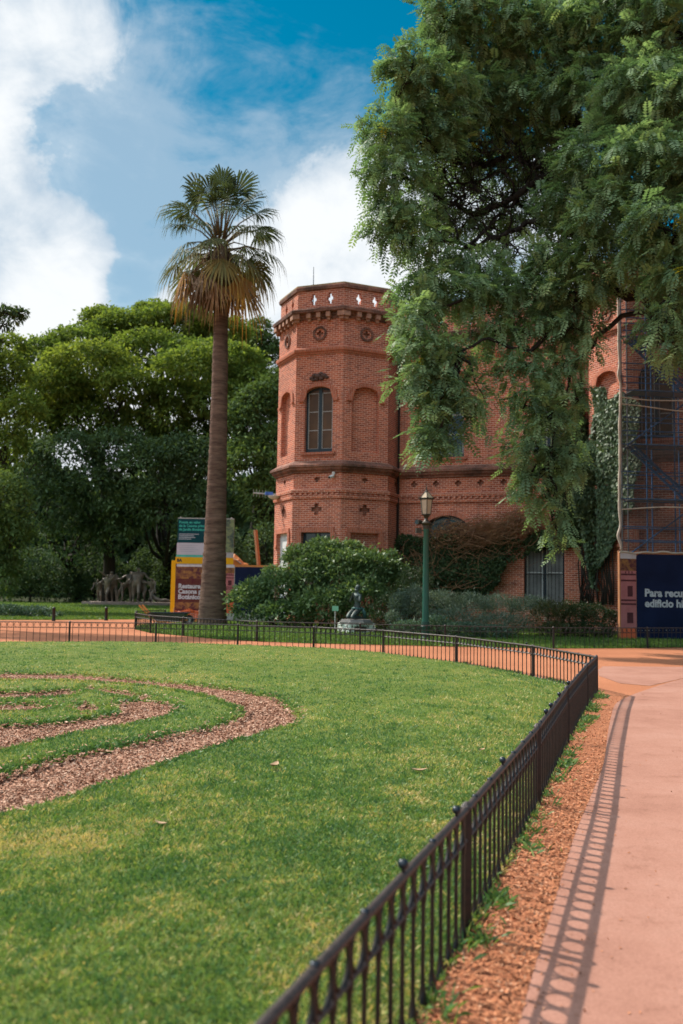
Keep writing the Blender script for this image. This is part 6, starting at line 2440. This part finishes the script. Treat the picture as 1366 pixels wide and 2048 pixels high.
t = thing('scaffold', 'blue tube scaffold tower in front of the right brick tower behind dark netting', 'scaffold', tuple(SO))
HT = shit(1260, 560)[1]
LIFT = shit(1260, 1000)[1] - shit(1260, 1111)[1]
stx = [.12, 1.05, 2.1, 3.15, 4.3]
rows = [-.15, -1.05]
for x in stx:
    for d in rows:
        mb = MB()
        b_ = SO + su * (x + (.62 if d < -.5 else 0)) + sn * d
        mb.tube([b_ + V((0, 0, .03)), b_ + V((0, 0, HT))], .026, 6)
        p_ = mb.part('upright', M_BLUE if x > .2 else M_STEEL, t, smooth=True, auto=60)
        mb = MB()
        mb.box(b_ + V((0, 0, .015)), (.16, .16, .03))
        mb.part('base_plate', M_STEEL, p_)
z0 = shit(1300, 1111)[1]
k = 0
z = z0 - LIFT
while z < HT:
    mb = MB()
    for d in rows:
        for f in (0.02, .27, .52):
            mb.tube([SO + su * (.62 if d < -.5 else 0) + sn * d + V((0, 0, z + LIFT * f)), SO + su * 4.4 + sn * d + V((0, 0, z + LIFT * f))], .021, 5)
    mb.part('guard_rails', M_BLUE, t)
    mb = MB()
    for x in stx:
        mb.tube([SO + su * x + sn * rows[0] + V((0, 0, z + .02)), SO + su * (x + .62) + sn * rows[1] + V((0, 0, z + .02))], .021, 5)
    mb.part('transoms', M_STEEL, t)
    if k >= 1:
        mb = MB()
        for j in range(3):
            mb.frame_box(SO, su, sn, .6, 4.35, z + .05, z + .09, -.2 - .28 * (j + 1) + .01, -.2 - .28 * j)
        mb.part('deck', M_STEEL, t)
    mb = MB()
    sgn = k % 2
    xa, xb = (1.05, 2.15) if sgn else (2.15, 1.05)
    mb.tube([SO + su * (.3 if sgn else 3.0) + sn * -.08 + V((0, 0, z)), SO + su * (3.0 if sgn else .3) + sn * -.08 + V((0, 0, z + LIFT))], .028, 6)
    mb.part('brace', M_BLUE, t)
    if k % 2 == 0:
        mb = MB()
        for dd in (-.35, -.8):
            mb.frame_box(SO, su, sn, 0, 0.001, 0, .001, dd, dd + .001)
            mb.tube([SO + su * .7 + sn * dd + V((0, 0, z + LIFT)), SO + su * 2.9 + sn * dd + V((0, 0, z))], .05, 4)
        for q in range(8):
            f = (q + .5) / 8
            c_ = SO + su * (.7 + 2.2 * f) + V((0, 0, z + LIFT * (1 - f)))
            mb.frame_box(c_, su, sn, -.1, .1, -.015, .015, -.8, -.35)
        mb.part('stair', M_BLUE, t)
    z += LIFT
    k += 1

mn, n_, l_, p_ = newmat('dark_netting')
p_.inputs['Base Color'].default_value = (0.05, 0.045, 0.042, 1)
p_.inputs['Roughness'].default_value = .8
tr_ = n_.new('ShaderNodeBsdfTransparent')
ms_ = n_.new('ShaderNodeMixShader')
no_ = n_.new('ShaderNodeTexNoise')
no_.inputs['Scale'].default_value = 1.3
no_.inputs['Detail'].default_value = 4
tc_ = n_.new('ShaderNodeTexCoord')
l_.new(tc_.outputs['Object'], no_.inputs['Vector'])
mr_ = n_.new('ShaderNodeMapRange')
mr_.inputs[1].default_value = .3
mr_.inputs[2].default_value = .7
mr_.inputs[3].default_value = .42
mr_.inputs[4].default_value = .66
l_.new(no_.outputs['Fac'], mr_.inputs[0])
l_.new(mr_.outputs[0], ms_.inputs[0])
l_.new(tr_.outputs[0], ms_.inputs[1])
l_.new(p_.outputs[0], ms_.inputs[2])
l_.new(ms_.outputs[0], n_['Material Output'].inputs['Surface'])
M_CREAM = pm('cream_cloth', (0.5, 0.42, 0.34))
nb = thing('scaffold_netting', 'dark see through netting wrapped round the scaffold with pale folded edges', 'netting', tuple(SO))
mb = MB()
nx, nz = 22, 40
zb1 = rhit(1300, 1100)[1]
for i in range(nx + 1):
    for j in range(nz + 1):
        x = -.02 + 4.45 * i / nx
        z = zb1 + (HT + .05 - zb1) * j / nz
        d = .03 + .04 * math.sin(x * 3.1 + z * .8) * math.sin(z * 1.7) + .02 * math.sin(x * 9)
        mb.v.append(tuple(SO + su * x + sn * d + V((0, 0, z))))
for i in range(nx):
    for j in range(nz):
        a_ = i * (nz + 1) + j
        mb.f.append((a_, a_ + nz + 1, a_ + nz + 2, a_ + 1))
mb.part('net_sheet', mn, nb, smooth=True)
mb = MB()
pth = []
for j in range(90):
    z = zb1 + (HT - zb1) * j / 89
    wv_ = .015 * math.sin(z * 2.3) + .03 * math.sin(z * .9) + (.11 * math.exp(-((z - shit(1240, 1072)[1]) / .22) ** 2)) * -1 - .07 * math.exp(-((z - shit(1240, 750)[1]) / .2) ** 2)
    pth.append(SO + su * (-.03 + wv_) + sn * .05 + V((0, 0, z)))
mb.tube(pth, [.035 + .02 * abs(math.sin(i * .35)) for i in range(90)], 6)
mb.part('folded_edge', M_CREAM, nb, smooth=True)
mb = MB()
for y, sag in ((570, 6), (585, 5), (597, 8), (795, -4), (812, -5), (1017, 3)):
    x_, z_ = shit(1246, y)
    mb.tube([SO + su * x + sn * .1 + V((0, 0, z_ + .05 * math.sin(x * 1.4 + y) + .02 * sag * .3 * x)) for x in np.linspace(.0, 4.4, 20)], .022, 5)
mb.part('tie_cords', M_CREAM, nb)

# ---- dead leaves lying on the lawn
M_DEADLEAF = pm('dead_leaf', (0.42, 0.27, 0.15), (0.3, 0.17, 0.09), 30, .8)
for i, (px, py, s, lab) in enumerate(((838, 1553, .07, 'curled pale dead leaf on the lawn left of the railing'), (548, 1546, .085, 'ragged straw coloured dead leaf in the middle of the lawn'), (322, 1668, .05, 'small tan dead leaf near the lower mulch band'), (963, 1509, .05, 'small brown dead leaf close under the top of the railing'))):
    g = gnd(px, py, .1)
    hgt = float(lawn_lookup(np.array([g.x]), np.array([g.y]))[0][0]) + .025
    mb = MB()
    az = i * 1.3
    uu, vv = V((math.cos(az), math.sin(az), 0)), V((-math.sin(az), math.cos(az), 0))
    c_ = V((g.x, g.y, hgt))
    n0 = 8
    prof = [(math.sin(math.pi * k / n0)) ** .8 * .38 for k in range(n0 + 1)]
    vs, fs = [], []
    for k in range(n0 + 1):
        f = k / n0 - .5
        zc_ = .35 * s * (2 * f) ** 2
        for w_ in (-1, 0, 1):
            vs.append(c_ + uu * f * s * 2 + vv * w_ * prof[k] * s + V((0, 0, zc_ + abs(w_) * .25 * s * prof[k] * 2)))
    for k in range(n0):
        for w_ in (0, 1):
            fs.append((k * 3 + w_, (k + 1) * 3 + w_, (k + 1) * 3 + w_ + 1, k * 3 + w_ + 1))
    mb.add(vs, fs)
    o = mb.part('dead_leaf', M_DEADLEAF, None, smooth=True)
    tag(o, lab, 'leaf', 'dead leaves on the lawn')
